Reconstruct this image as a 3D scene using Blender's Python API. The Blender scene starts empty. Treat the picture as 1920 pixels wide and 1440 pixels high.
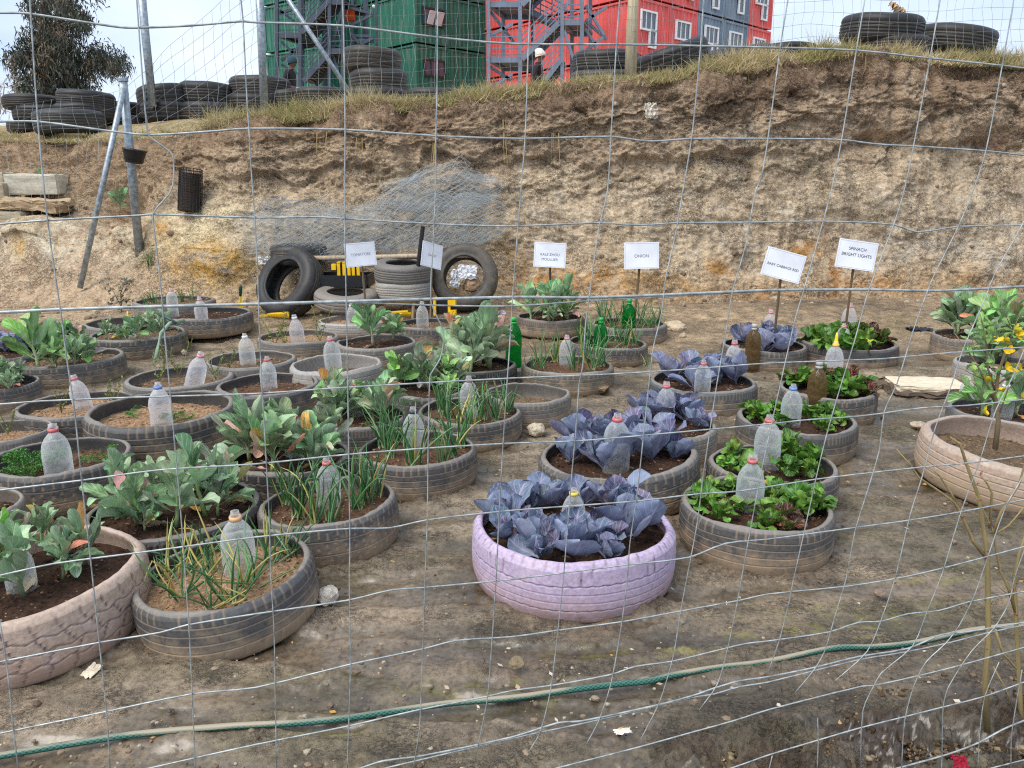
import bpy, bmesh, math, random
import numpy as np
from mathutils import Vector, Matrix, Euler
R = math.radians
random.seed(7); rng = np.random.default_rng(7)
C = bpy.context.scene.collection
SC = bpy.context.scene

# ------------------------------------------------------------------ camera, sky, sun, exposure
FPX, PITCH, CAMZ = 1442.0, R(14.0), 1.34          # focal length in photo pixels, downward pitch, eye height
cam_d = bpy.data.cameras.new('camera'); cam_d.sensor_width = 36; cam_d.lens = 36 * FPX / 1920
cam_d.clip_start = 0.05; cam_d.clip_end = 2000
cam = bpy.data.objects.new('camera', cam_d); C.objects.link(cam)
cam.location = (0, 0, CAMZ); cam.rotation_euler = (R(90) - PITCH, 0, 0)
SC.camera = cam

SUN_EL, SUN_AZ = R(52), R(-42)                     # high, behind thin cloud, from the front left
world = bpy.data.worlds.new('World'); SC.world = world; world.use_nodes = True
wn, wl = world.node_tree.nodes, world.node_tree.links
for n in list(wn): wn.remove(n)
w_out = wn.new('ShaderNodeOutputWorld'); w_bg = wn.new('ShaderNodeBackground')
w_sky = wn.new('ShaderNodeTexSky'); w_sky.sky_type = 'NISHITA'; w_sky.sun_disc = False
w_sky.sun_elevation = SUN_EL; w_sky.sun_rotation = SUN_AZ; w_sky.air_density = 1.0; w_sky.dust_density = 2.0
w_tc = wn.new('ShaderNodeTexCoord'); w_map = wn.new('ShaderNodeMapping'); w_map.inputs['Scale'].default_value = (1, 1, 2.6)
w_no = wn.new('ShaderNodeTexNoise'); w_no.inputs['Scale'].default_value = 2.2; w_no.inputs['Detail'].default_value = 5
w_no.inputs['Roughness'].default_value = 0.55
w_rmp = wn.new('ShaderNodeValToRGB')
w_rmp.color_ramp.elements[0].position = 0.36; w_rmp.color_ramp.elements[0].color = (5.0, 6.3, 8.5, 1)
w_rmp.color_ramp.elements[1].position = 0.62; w_rmp.color_ramp.elements[1].color = (7.5, 8.3, 9.5, 1)
w_mix = wn.new('ShaderNodeMix'); w_mix.data_type = 'RGBA'; w_mix.inputs['Factor'].default_value = 0.88
wl.new(w_tc.outputs['Generated'], w_map.inputs['Vector']); wl.new(w_map.outputs['Vector'], w_no.inputs['Vector'])
wl.new(w_no.outputs['Fac'], w_rmp.inputs['Fac'])
wl.new(w_sky.outputs['Color'], w_mix.inputs['A']); wl.new(w_rmp.outputs['Color'], w_mix.inputs['B'])
wl.new(w_mix.outputs['Result'], w_bg.inputs['Color']); wl.new(w_bg.outputs['Background'], w_out.inputs['Surface'])
w_bg.inputs['Strength'].default_value = 0.060
sun_d = bpy.data.lights.new('sun', 'SUN'); sun_d.energy = 1.5; sun_d.angle = R(40); sun_d.color = (1.0, 0.95, 0.88)
sun = bpy.data.objects.new('sun', sun_d); C.objects.link(sun)
sdir = Vector((math.sin(SUN_AZ) * math.cos(SUN_EL), -0.8 * math.cos(SUN_AZ) * math.cos(SUN_EL), math.sin(SUN_EL)))
sun.rotation_euler = sdir.to_track_quat('Z', 'Y').to_euler()
w_sky.sun_rotation = math.atan2(sdir.x, sdir.y)
SC.cycles.use_denoising = False; SC.cycles.pixel_filter_type = 'BLACKMAN_HARRIS'; SC.cycles.filter_width = 1.15
SC.view_settings.view_transform = 'Standard'; SC.view_settings.look = 'None'
SC.view_settings.exposure = 1.22; SC.view_settings.gamma = 1.0; SC.view_settings.use_curve_mapping = False

# ------------------------------------------------------------------ helpers
cp, sp = math.cos(PITCH), math.sin(PITCH)
def ray(px, py):
    x, y = (px - 960) / FPX, (720 - py) / FPX
    return Vector((x, cp + y * sp, -sp + y * cp))
def on_z(px, py, z):                                # where the line of sight meets a level
    r = ray(px, py); t = (z - CAMZ) / r.z
    return Vector((r.x * t, r.y * t, z))
def at_d(px, py, d):                                # point at forward distance d
    r = ray(px, py); t = d / r.y
    return Vector((r.x * t, d, CAMZ + r.z * t))
def zcam(p): return p.y * cp - (p.z - CAMZ) * sp
def to_px(P):
    x, y, z = P[..., 0], P[..., 1], P[..., 2] - CAMZ
    zc = np.maximum(y * cp - z * sp, 0.05); yc = y * sp + z * cp
    return 960 + FPX * x / zc, 720 - FPX * yc / zc
def S(r, g, b, a=1.0):
    f = lambda v: (v / 255 / 12.92) if v / 255 <= 0.04045 else ((v / 255 + 0.055) / 1.055) ** 2.4
    return (f(r), f(g), f(b), a)
def Sn(c): return np.array(S(*c)[:3])

def sstep(a, b, x):
    t = np.clip((np.asarray(x, float) - a) / (b - a), 0, 1); return t * t * (3 - 2 * t)
_perm = np.random.default_rng(3).permutation(256); _perm = np.concatenate([_perm, _perm, _perm])
_g = np.random.default_rng(4).normal(size=(256, 3)); _g /= np.linalg.norm(_g, axis=1, keepdims=True)
def perlin(x, y, z):
    x, y, z = np.broadcast_arrays(np.asarray(x, float), np.asarray(y, float), np.asarray(z, float))
    xi, yi, zi = np.floor(x).astype(int), np.floor(y).astype(int), np.floor(z).astype(int)
    xf, yf, zf = x - xi, y - yi, z - zi
    u, v, w = [t * t * t * (t * (t * 6 - 15) + 10) for t in (xf, yf, zf)]
    xi &= 255; yi &= 255; zi &= 255
    def gr(dx, dy, dz):
        h = _perm[_perm[_perm[(xi + dx) & 255] + ((yi + dy) & 255)] + ((zi + dz) & 255)] & 255
        g = _g[h]; return g[..., 0] * (xf - dx) + g[..., 1] * (yf - dy) + g[..., 2] * (zf - dz)
    l = lambda a, b, t: a + t * (b - a)
    return l(l(l(gr(0,0,0), gr(1,0,0), u), l(gr(0,1,0), gr(1,1,0), u), v),
             l(l(gr(0,0,1), gr(1,0,1), u), l(gr(0,1,1), gr(1,1,1), u), v), w) * 1.5
def fbm(x, y, z, o=4, ga=0.5):
    s, a, f = 0, 1.0, 1.0
    for i in range(o):
        s = s + a * perlin(x * f + 17.3 * i, y * f - 9.1 * i, z * f + 4.7 * i); a *= ga; f *= 2.03
    return s
def ridge(x, y, z, o=3):
    s, a, f = 0, 1.0, 1.0
    for i in range(o):
        s = s + a * (1 - 2 * np.abs(perlin(x * f + 7 * i, y * f + 3 * i, z * f))); a *= 0.5; f *= 2.1
    return s
def worley(x, y, seed=0):
    xi, yi = np.floor(x).astype(int), np.floor(y).astype(int)
    f1 = np.full(x.shape, 9.0); f2 = f1.copy(); cid = np.zeros(x.shape, int); cx = np.zeros(x.shape); cy = cx.copy()
    for dx in (-1, 0, 1):
        for dy in (-1, 0, 1):
            gx, gy = xi + dx, yi + dy
            h = _perm[(_perm[(gx + seed) & 255] + gy) & 255]
            px = gx + 0.1 + 0.8 * ((h * 73) % 256) / 256.0; py = gy + 0.1 + 0.8 * ((h * 151 + 31) % 256) / 256.0
            d = np.hypot(x - px, y - py); n = d < f1
            f2 = np.where(n, f1, np.minimum(f2, d)); f1 = np.where(n, d, f1)
            cid = np.where(n, h, cid); cx = np.where(n, px, cx); cy = np.where(n, py, cy)
    return f1, f2, cid, cx, cy

def link(o, parent=None):
    C.objects.link(o)
    if parent is not None: o.parent = parent
    return o
def mesh_np(name, V, F, uv=None, cols=None, attrs=None, smooth=True):
    V = np.asarray(V, np.float32); F = np.asarray(F, np.int32)
    me = bpy.data.meshes.new(name); me.vertices.add(len(V)); me.vertices.foreach_set('co', V.ravel())
    k = F.shape[1]; me.loops.add(F.size); me.loops.foreach_set('vertex_index', F.ravel())
    me.polygons.add(len(F)); me.polygons.foreach_set('loop_start', np.arange(0, F.size, k, dtype=np.int32))
    try: me.polygons.foreach_set('loop_total', np.full(len(F), k, np.int32))
    except Exception: pass
    me.update(calc_edges=True)
    me.polygons.foreach_set('use_smooth', np.full(len(F), smooth, bool))
    if uv is not None:
        l = me.uv_layers.new(name='UVMap'); l.data.foreach_set('uv', np.asarray(uv, np.float32)[F.ravel()].ravel())
    if cols is not None:
        a = me.color_attributes.new('Col', 'FLOAT_COLOR', 'POINT')
        c = np.ones((len(V), 4), np.float32); c[:, :3] = cols; a.data.foreach_set('color', c.ravel())
    for k_, v in (attrs or {}).items():
        a = me.attributes.new(k_, 'FLOAT', 'POINT'); a.data.foreach_set('value', np.asarray(v, np.float32).ravel())
    me.validate(clean_customdata=False); return me
def grid_faces(nr, nc, wrap=False):
    i = np.arange(nr - 1)[:, None]; j = np.arange(nc if wrap else nc - 1)[None, :]; j2 = (j + 1) % nc
    return np.stack([i * nc + j, i * nc + j2, (i + 1) * nc + j2, (i + 1) * nc + j], -1).reshape(-1, 4)
def obj(name, me, mat=None, parent=None, color=None, **props):
    o = bpy.data.objects.new(name, me)
    if mat is not None and len(me.materials) == 0: me.materials.append(mat)
    if color is not None: o.color = color
    for k, v in props.items(): o[k] = v
    return link(o, parent)
def empty(name, loc=(0, 0, 0), label=None, cat=None, group=None, rot=(0, 0, 0)):
    o = bpy.data.objects.new(name, None); o.location = loc; o.rotation_euler = rot; o.empty_display_size = 0.05
    return tag(link(o), label, cat, group)
def tag(o, label=None, cat=None, group=None, kind=None):
    if label: o['label'] = label
    if cat: o['category'] = cat
    if group: o['group'] = group
    if kind: o['kind'] = kind
    return o
class MB:                                            # collects shapes and makes ONE mesh of them
    def __init__(s): s.v = []; s.f = []; s.c = []; s.n = 0; s.hascol = False
    def add(s, V, F, col=None):
        V = np.asarray(V, float)
        s.v.append(V); s.f += [tuple(int(i) + s.n for i in f) for f in F]; s.n += len(V)
        s.c.append(np.tile(np.array(col if col is not None else (1, 1, 1)), (len(V), 1)))
        if col is not None: s.hascol = True
        return s
    def box(s, c, d, M=None, col=None):
        x, y, z = [k / 2 for k in d]
        V = np.array([(-x,-y,-z),(x,-y,-z),(x,y,-z),(-x,y,-z),(-x,-y,z),(x,-y,z),(x,y,z),(-x,y,z)])
        if M is not None: V = V @ np.array(M.to_3x3()).T
        return s.add(V + np.array(c), [(0,3,2,1),(4,5,6,7),(0,1,5,4),(1,2,6,5),(2,3,7,6),(3,0,4,7)], col)
    def bar(s, a, b, w, h=None, col=None):           # square bar from a to b
        a, b = Vector(a), Vector(b); d = b - a
        q = d.to_track_quat('Z', 'X' if abs(d.normalized().x) < 0.9 else 'Y').to_matrix()
        return s.box((a + b) / 2, (w, h or w, d.length), q, col)
    def tube(s, pts, r, n=6, col=None, caps=True):
        pts = [Vector(p) for p in pts]; rs = r if hasattr(r, '__len__') else [r] * len(pts)
        V, F = [], []; up = Vector((0.13, 0.27, 0.95))
        for i, p in enumerate(pts):
            t = (pts[min(i + 1, len(pts) - 1)] - pts[max(i - 1, 0)])
            t = t.normalized() if t.length > 1e-9 else Vector((0, 0, 1))
            if abs(t.dot(up)) > 0.95: up = Vector((0.9, 0.3, 0.1)).normalized()
            a = t.cross(up).normalized(); b = t.cross(a).normalized(); up = -b if False else up
            for k in range(n):
                an = 2 * math.pi * k / n; V.append(p + a * (rs[i] * math.cos(an)) + b * (rs[i] * math.sin(an)))
        for i in range(len(pts) - 1):
            for k in range(n):
                k2 = (k + 1) % n; F.append((i * n + k, i * n + k2, (i + 1) * n + k2, (i + 1) * n + k))
        if caps and n > 2:
            F.append(tuple(range(n))[::-1]); m = (len(pts) - 1) * n; F.append(tuple(range(m, m + n)))
        return s.add([tuple(v) for v in V], F, col)
    def mesh(s, name, smooth=False):
        me = bpy.data.meshes.new(name); V = np.concatenate(s.v) if s.v else np.zeros((0, 3))
        me.from_pydata(V.tolist(), [], s.f); me.update()
        if s.hascol:
            a = me.color_attributes.new('Col', 'FLOAT_COLOR', 'POINT'); c = np.ones((len(V), 4), np.float32)
            c[:, :3] = np.concatenate(s.c); a.data.foreach_set('color', c.ravel())
        me.polygons.foreach_set('use_smooth', np.full(len(me.polygons), smooth, bool)); return me
    def build(s, name, mat, parent=None, color=None, smooth=False, **props):
        return obj(name, s.mesh(name, smooth), mat, parent, color, **props)
def blob_mesh(name, seed, sub=2, rough=0.25, flat=0.7, scale=1.0, smooth=False):   # a rough stone or clod
    bm = bmesh.new(); bmesh.ops.create_icosphere(bm, subdivisions=sub, radius=1)
    V = np.array([v.co[:] for v in bm.verts]); s = seed * 3.7
    k = 1 + rough * fbm(V[:, 0] * 1.1 + s, V[:, 1] * 1.1, V[:, 2] * 1.1 + s, 3)
    _, _, cid, cx, cy = worley(V[:, 0] * 1.3 + s, (V[:, 1] + V[:, 2]) * 1.1, seed)
    k += 0.10 * ((cid % 17) / 17 - 0.5)
    V = V * k[:, None] * np.array((1, 0.85, flat)) * scale
    for v, c in zip(bm.verts, V): v.co = c
    me = bpy.data.meshes.new(name); bm.to_mesh(me); bm.free()
    me.polygons.foreach_set('use_smooth', np.full(len(me.polygons), smooth, bool)); return me
def hull_of(me):
    V = np.zeros(len(me.vertices) * 3, np.float32); me.vertices.foreach_get('co', V)
    return V.reshape(-1, 3), [tuple(p.vertices) for p in me.polygons]

# ------------------------------------------------------------------ materials
class NT:
    def __init__(s, name):
        s.m = bpy.data.materials.new(name); s.m.use_nodes = True; s.t = s.m.node_tree
        s.b = s.t.nodes['Principled BSDF']; s.out = s.t.nodes['Material Output']
    def n(s, typ, **kw):
        nd = s.t.nodes.new('ShaderNode' + typ)
        for k, v in kw.items():
            if k in nd.inputs: s.put(nd.inputs[k], v)
            else: setattr(nd, k, v)
        return nd
    def put(s, sock, v):
        if hasattr(v, 'links') or isinstance(v, bpy.types.NodeSocket): s.t.links.new(v, sock)
        else: sock.default_value = v
    def set(s, **kw):
        for k, v in kw.items(): s.put(s.b.inputs[k.replace('_', ' ')], v)
    def noise(s, scale, detail=4, vec=None, rough=0.55, dist=0.0):
        nd = s.n('TexNoise', Scale=scale, Detail=detail, Roughness=rough, Distortion=dist)
        if vec is not None: s.put(nd.inputs['Vector'], vec)
        return nd.outputs['Fac']
    def ramp(s, fac, *stops):
        nd = s.n('ValToRGB'); s.put(nd.inputs['Fac'], fac); e = nd.color_ramp.elements
        while len(e) < len(stops): e.new(0.5)
        for el, (p, c) in zip(e, stops): el.position = p; el.color = c if hasattr(c, '__len__') else (c, c, c, 1)
        return nd.outputs['Color']
    def mix(s, f, a, b, mode='MIX'):
        nd = s.n('Mix', data_type='RGBA', blend_type=mode)
        s.put(nd.inputs['Factor'], f); s.put(nd.inputs['A'], a); s.put(nd.inputs['B'], b); return nd.outputs['Result']
    def math(s, op, a, b=0.0, clamp=False):
        nd = s.n('Math', operation=op, use_clamp=clamp); s.put(nd.inputs[0], a); s.put(nd.inputs[1], b); return nd.outputs[0]
    def bump(s, h, strength=0.3, dist=0.02):
        nd = s.n('Bump', Strength=strength, Distance=dist); s.put(nd.inputs['Height'], h); s.put(s.b.inputs['Normal'], nd.outputs['Normal'])
    def objvec(s): return s.n('TexCoord').outputs['Object']
    def pos(s): return s.n('NewGeometry').outputs['Position']
    def ocol(s): return s.n('ObjectInfo').outputs['Color']
    def attr(s, name, out='Color'): return s.n('Attribute', attribute_name=name).outputs[out]

def m_plain(name, rough=0.6, metal=0.0, var=0.25, scale=18.0, bump=0.0, spec=0.4):    # colour comes from the object
    t = NT(name); n = t.noise(scale, 4, t.objvec())
    f = t.ramp(n, (0.3, 1 - var), (0.7, 1 + var * 0.4))
    t.set(Base_Color=t.mix(1.0, t.ocol(), f, 'MULTIPLY'), Roughness=rough, Metallic=metal, Specular_IOR_Level=spec)
    if bump: t.bump(t.noise(scale * 2.5, 4, t.objvec()), bump, 0.01)
    return t.m
M = {}
M['plastic'] = m_plain('coloured plastic', 0.38, 0, 0.12, 30)
M['painted'] = m_plain('weathered paint', 0.55, 0, 0.22, 3, 0.05)
M['dull'] = m_plain('dull surface', 0.85, 0, 0.35, 25, 0.25)
M['cloth'] = m_plain('cloth', 0.9, 0, 0.2, 40, 0.1)
M['skin'] = m_plain('skin', 0.55, 0, 0.1, 30)
M['fine'] = m_plain('fine strands', 0.8, 0, 0.1, 5)

t = NT('galvanised steel'); n = t.noise(26, 5, t.objvec())
t.set(Base_Color=t.ramp(n, (0.3, S(118, 128, 134)), (0.7, S(176, 186, 192))), Metallic=0.55, Roughness=t.ramp(n, (0.3, 0.38), (0.7, 0.55)))
M['galv'] = t.m
t = NT('fence wire'); n = t.noise(60, 3, t.objvec())
t.set(Base_Color=t.ramp(n, (0.3, S(124, 130, 130)), (0.7, S(188, 194, 192))), Metallic=0.3, Roughness=0.42); M['wire'] = t.m

t = NT('netting wire'); t.set(Base_Color=S(166, 174, 176), Metallic=0.2, Roughness=0.5); M['netwire'] = t.m
def creases(t, P, scale, width, mscale, stretch=(1, 1, 1), dist=1.6):
    mp = t.n('Mapping'); mp.inputs['Scale'].default_value = stretch; t.put(mp.inputs[0], P)
    n = t.noise(scale, 4, mp.outputs[0], 0.55, dist); a = t.math('ABSOLUTE', t.math('SUBTRACT', n, 0.5))
    l = t.ramp(a, (0.0, 1.0), (width, 0.0)); return t.math('MULTIPLY', l, t.ramp(t.noise(mscale, 3, P), (0.46, 0.0), (0.60, 1.0)))
# garden floor: damp trodden earth with wet films, algae and grit
t = NT('damp earth'); P = t.pos(); col = t.attr('Col'); wet = t.attr('wet', 'Fac')
n1 = t.noise(9, 6, P, 0.62); n2 = t.noise(55, 5, P, 0.65); n3 = t.noise(240, 3, P, 0.6)
c = t.mix(1.0, col, t.ramp(n1, (0.28, (0.56, 0.54, 0.52, 1)), (0.70, (1.36, 1.33, 1.28, 1))), 'MULTIPLY')
c = t.mix(0.9, c, t.ramp(n2, (0.32, (0.45, 0.43, 0.40, 1)), (0.52, (1.0, 1.0, 1.0, 1)), (0.76, (1.4, 1.38, 1.3, 1))), 'MULTIPLY')
cr = t.math('MAXIMUM', creases(t, P, 11, 0.016, 3.0, (1, 1.9, 1)), creases(t, P, 30, 0.026, 6.0, (1, 1.6, 1)))
c = t.mix(t.math('MULTIPLY', cr, 0.62), c, t.mix(1.0, c, (0.30, 0.27, 0.24, 1), 'MULTIPLY'))  # crease lines darkened in the colour: crack dirt plus painted-in shade
grit = t.ramp(n3, (0.70, 0.0), (0.80, 1.0))
c = t.mix(t.math('MULTIPLY', grit, 0.55), c, S(205, 190, 165))
wn1 = t.math('ADD', wet, t.math('MULTIPLY', t.math('SUBTRACT', n1, 0.5), 0.9))
wf = t.ramp(wn1, (0.30, 0.0), (0.62, 1.0))
c = t.mix(t.math('MULTIPLY', wf, 0.72), c, t.mix(1.0, c, (0.40, 0.395, 0.385, 1), 'MULTIPLY'))
t.set(Base_Color=c, Roughness=t.ramp(wf, (0.0, 0.88), (0.55, 0.45), (1.0, 0.30)), Specular_IOR_Level=0.6)
hb = t.math('SUBTRACT', t.math('ADD', t.math('MULTIPLY', n2, 0.7), t.math('MULTIPLY', n3, 0.35)), t.math('MULTIPLY', cr, 0.6))
bstr = t.math('SUBTRACT', 0.85, t.math('MULTIPLY', wf, 0.78))
b = t.n('Bump', Distance=0.03); t.put(b.inputs['Strength'], bstr); t.put(b.inputs['Height'], hb); t.put(t.b.inputs['Normal'], b.outputs['Normal'])
M['earth'] = t.m

# cut face of the bank
t = NT('cut earth bank'); P = t.pos(); col = t.attr('Col')
n1 = t.noise(7, 7, P, 0.66, 0.6); n2 = t.noise(34, 6, P, 0.68, 0.4); n3 = t.noise(120, 4, P, 0.6)
c = t.mix(1.0, col, t.ramp(n1, (0.30, (0.72, 0.69, 0.66, 1)), (0.5, (1.0, 1.0, 1.0, 1)), (0.72, (1.25, 1.23, 1.2, 1))), 'MULTIPLY')
c = t.mix(0.8, c, t.ramp(n2, (0.34, (0.50, 0.47, 0.44, 1)), (0.48, (1, 1, 1, 1)), (0.74, (1.35, 1.33, 1.28, 1))), 'MULTIPLY')
cr = t.math('MAXIMUM', t.math('MAXIMUM', creases(t, P, 7, 0.018, 1.6, (1, 1, 1.6)), creases(t, P, 17, 0.030, 3.2, (1, 1, 1.25))), creases(t, P, 2.6, 0.007, 1.1, (1, 1, 2.8)))
c = t.mix(t.math('MULTIPLY', cr, 0.55), c, t.mix(1.0, c, (0.34, 0.30, 0.26, 1), 'MULTIPLY'))  # cracks and undercuts darkened in the colour, dirt and painted shade together
c = t.mix(t.math('MULTIPLY', t.ramp(n3, (0.68, 0.0), (0.78, 1.0)), 0.4), c, S(206, 192, 168))
t.set(Base_Color=c, Roughness=0.93, Specular_IOR_Level=0.2)
t.bump(t.math('ADD', t.math('ADD', n2, t.math('MULTIPLY', n3, 0.4)), t.math('SUBTRACT', t.math('MULTIPLY', n1, 0.6), t.math('MULTIPLY', cr, 0.7))), 0.85, 0.035); M['bank'] = t.m

# potting soil
t = NT('potting soil'); P = t.pos(); n1 = t.noise(70, 5, P, 0.7); n2 = t.noise(22, 4, P)
c = t.mix(1.0, t.ocol(), t.ramp(n1, (0.3, (0.45, 0.42, 0.40, 1)), (0.52, (1, 1, 1, 1)), (0.75, (1.9, 1.8, 1.65, 1))), 'MULTIPLY')
c = t.mix(1.0, c, t.ramp(n2, (0.3, 0.7), (0.7, 1.2)), 'MULTIPLY')
c = t.mix(t.math('MULTIPLY', t.attr('Col', 'Fac'), 0.55), c, S(186, 158, 128))
t.set(Base_Color=c, Roughness=0.95, Specular_IOR_Level=0.2); t.bump(n1, 0.8, 0.02); M['soil'] = t.m

# tyre rubber: object colour = rubber tone, object alpha = how dusty; 'groove' marks the tread grooves
def tyre_mat(name, paint=None):
    t = NT(name); oi = t.n('ObjectInfo'); P = t.pos(); O = t.objvec()
    g = t.attr('groove', 'Fac'); h = t.attr('hgt', 'Fac')
    n1 = t.noise(14, 5, P, 0.65); n2 = t.noise(75, 4, P, 0.6); n3 = t.noise(5, 3, P)
    dust = S(178, 156, 128)
    base = oi.outputs['Color']
    c = t.mix(1.0, base, t.ramp(n2, (0.3, 0.75), (0.7, 1.2)), 'MULTIPLY')
    if paint:                                        # flaking paint over the rubber
        chip = t.ramp(t.math('ADD', t.math('MULTIPLY', t.math('SUBTRACT', 1.0, n2), 0.7), t.math('MULTIPLY', g, 0.28)), (0.60, 0.0), (0.66, 1.0))
        c = t.mix(t.math('MULTIPLY', chip, 0.85), c, S(70, 62, 60))
        low = t.ramp(t.math('ADD', h, t.math('MULTIPLY', t.math('SUBTRACT', n1, 0.5), 0.9)), (0.05, 1.0), (0.60, 0.0))
        c = t.mix(t.math('MULTIPLY', low, 0.75), c, S(168, 138, 120))
        c = t.mix(t.math('MULTIPLY', t.ramp(n1, (0.52, 0.0), (0.68, 1.0)), 0.35), c, S(206, 186, 190))
        c = t.mix(t.math('MULTIPLY', g, 0.6), c, S(112, 90, 92))
        t.set(Roughness=0.6)
    else:
        al = oi.outputs['Alpha']
        up = t.math('MULTIPLY', t.math('SUBTRACT', n1, 0.42), 2.4)
        low = t.ramp(t.math('SUBTRACT', h, t.math('MULTIPLY', t.math('SUBTRACT', n1, 0.5), 1.2)), (0.18, 1.0), (0.66, 0.0))
        low = t.math('MULTIPLY', low, t.math('ADD', 0.50, t.math('MULTIPLY', al, 0.65)))
        d = t.math('ADD', t.math('MULTIPLY', low, 0.95), t.math('MULTIPLY', t.math('MULTIPLY', al, up, True), 0.34))
        d = t.math('ADD', d, t.math('MULTIPLY', g, 0.55), True)
        c = t.mix(t.math('MINIMUM', d, 0.88), c, t.mix(n3, dust, S(146, 124, 100)))
        lip = t.ramp(t.math('ADD', h, t.math('MULTIPLY', n1, 0.06)), (0.985, 0.0), (1.02, 0.5)); c = t.mix(lip, c, S(150, 142, 132))
        sc = t.ramp(t.noise(24, 6, P, 0.75, 1.5), (0.60, 0.0), (0.70, 1.0)); c = t.mix(t.math('MULTIPLY', sc, 0.35), c, S(150, 146, 140))
        t.set(Roughness=t.ramp(d, (0.0, 0.50), (0.6, 0.9)))
    t.set(Base_Color=c, Specular_IOR_Level=0.35); t.bump(t.math('ADD', n2, t.math('MULTIPLY', n1, 0.4)), 0.22, 0.006)
    return t.m
M['rubber'] = tyre_mat('old tyre rubber'); M['rubber_paint'] = tyre_mat('flaking painted rubber', True)

# leaves: object colour, pale ribs from the leaf's own coordinates, paler underside
def leaf_mat(name, rough, rib, ribw, under, trans=0.18, bloom=0.0):
    t = NT(name); uv = t.n('TexCoord').outputs['UV']; sx = t.n('SeparateXYZ'); t.put(sx.inputs[0], uv)
    ax = t.math('ABSOLUTE', t.math('SUBTRACT', sx.outputs[0], 0.5))
    mid = t.ramp(ax, (0.0, 1.0), (0.055, 0.0))
    sv = t.math('SINE', t.math('MULTIPLY', t.math('SUBTRACT', sx.outputs[1], t.math('MULTIPLY', ax, 0.62)), 44.0))
    side = t.math('MULTIPLY', t.ramp(sv, (0.80, 0.0), (0.98, 1.0)), 0.7)
    P = t.objvec(); n = t.noise(9, 4, P)
    c = t.mix(1.0, t.ocol(), t.ramp(n, (0.3, (0.72, 0.74, 0.74, 1)), (0.7, (1.25, 1.22, 1.2, 1))), 'MULTIPLY')
    if bloom:
        c = t.mix(t.math('MULTIPLY', t.ramp(t.noise(4, 3, P), (0.4, 0.0), (0.65, 1.0)), bloom), c, S(146, 160, 184))
    c = t.mix(t.math('MULTIPLY', t.math('MAXIMUM', mid, side), ribw), c, rib)
    bf = t.n('NewGeometry').outputs['Backfacing']
    c = t.mix(t.math('MULTIPLY', bf, 0.5), c, under)
    t.set(Base_Color=c, Roughness=rough, Specular_IOR_Level=0.4); t.bump(t.math('MAXIMUM', mid, side), 0.25, 0.01)
    tr = t.n('BsdfTranslucent'); t.put(tr.inputs['Color'], c)
    mx = t.n('MixShader'); mx.inputs[0].default_value = trans
    t.t.links.new(t.b.outputs[0], mx.inputs[1]); t.t.links.new(tr.outputs[0], mx.inputs[2]); t.t.links.new(mx.outputs[0], t.out.inputs[0])
    return t.m
M['leaf'] = leaf_mat('kale leaf', 0.5, S(214, 226, 192), 0.72, S(150, 172, 140))
M['leaf_red'] = leaf_mat('red cabbage leaf', 0.5, S(182, 166, 196), 0.75, S(138, 148, 174), 0.10, 0.45)
M['leaf_gloss'] = leaf_mat('spinach leaf', 0.34, S(176, 196, 90), 0.45, S(96, 136, 60))
t = NT('blade'); sx = t.n('SeparateXYZ'); t.put(sx.inputs[0], t.objvec())
t.set(Base_Color=t.mix(t.ramp(sx.outputs[2], (0.0, 0.75), (0.10, 0.0)), t.ocol(), S(190, 196, 150)), Roughness=0.45); M['blade'] = t.m
t = NT('strand colour'); t.set(Base_Color=t.attr('Col'), Roughness=0.8, Specular_IOR_Level=0.2)
tr = t.n('BsdfTranslucent'); t.put(tr.inputs['Color'], t.attr('Col')); mx = t.n('MixShader'); mx.inputs[0].default_value = 0.25
t.t.links.new(t.b.outputs[0], mx.inputs[1]); t.t.links.new(tr.outputs[0], mx.inputs[2]); t.t.links.new(mx.outputs[0], t.out.inputs[0]); M['strand'] = t.m

# thin clouded plastic of the bottles
def bottle_mat(name, fog, clear, amount, tl=.70):
    t = NT(name); P = t.objvec(); n = t.noise(5, 4, P, 0.6); n2 = n
    t.set(Base_Color=fog, Roughness=0.10, Specular_IOR_Level=0.9)
    t.bump(n, 0.15, 0.01)
    tb = t.n('BsdfTransparent'); tb.inputs[0].default_value = clear
    fr = t.n('LayerWeight', Blend=0.35).outputs['Facing']
    f = t.math('ADD', t.math('MULTIPLY', fr, 0.42), t.math('MULTIPLY', t.ramp(n, (0.35, amount * 0.6), (0.7, amount * 1.5)), 1.0), True)
    tr = t.n('BsdfTranslucent'); tr.inputs[0].default_value = fog; m2 = t.n('MixShader'); m2.inputs[0].default_value = tl; t.t.links.new(t.b.outputs[0], m2.inputs[1]); t.t.links.new(tr.outputs[0], m2.inputs[2])
    mx = t.n('MixShader'); t.put(mx.inputs[0], f)
    t.t.links.new(tb.outputs[0], mx.inputs[1]); t.t.links.new(m2.outputs[0], mx.inputs[2]); t.t.links.new(mx.outputs[0], t.out.inputs[0])
    return t.m
M['pet'] = bottle_mat('clouded clear plastic', S(240, 243, 242), (0.97, 0.98, 0.98, 1), 0.30)
M['pet_green'] = bottle_mat('green plastic', S(24, 150, 70), (0.16, 0.72, 0.32, 1), 0.38)
M['pet_brown'] = bottle_mat('brown stained plastic', S(150, 128, 92), (0.72, 0.6, 0.42, 1), 0.5)
M['pet_white'] = bottle_mat('milky plastic', S(242, 242, 244), (0.97, 0.97, 0.98, 1), 0.36)

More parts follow.
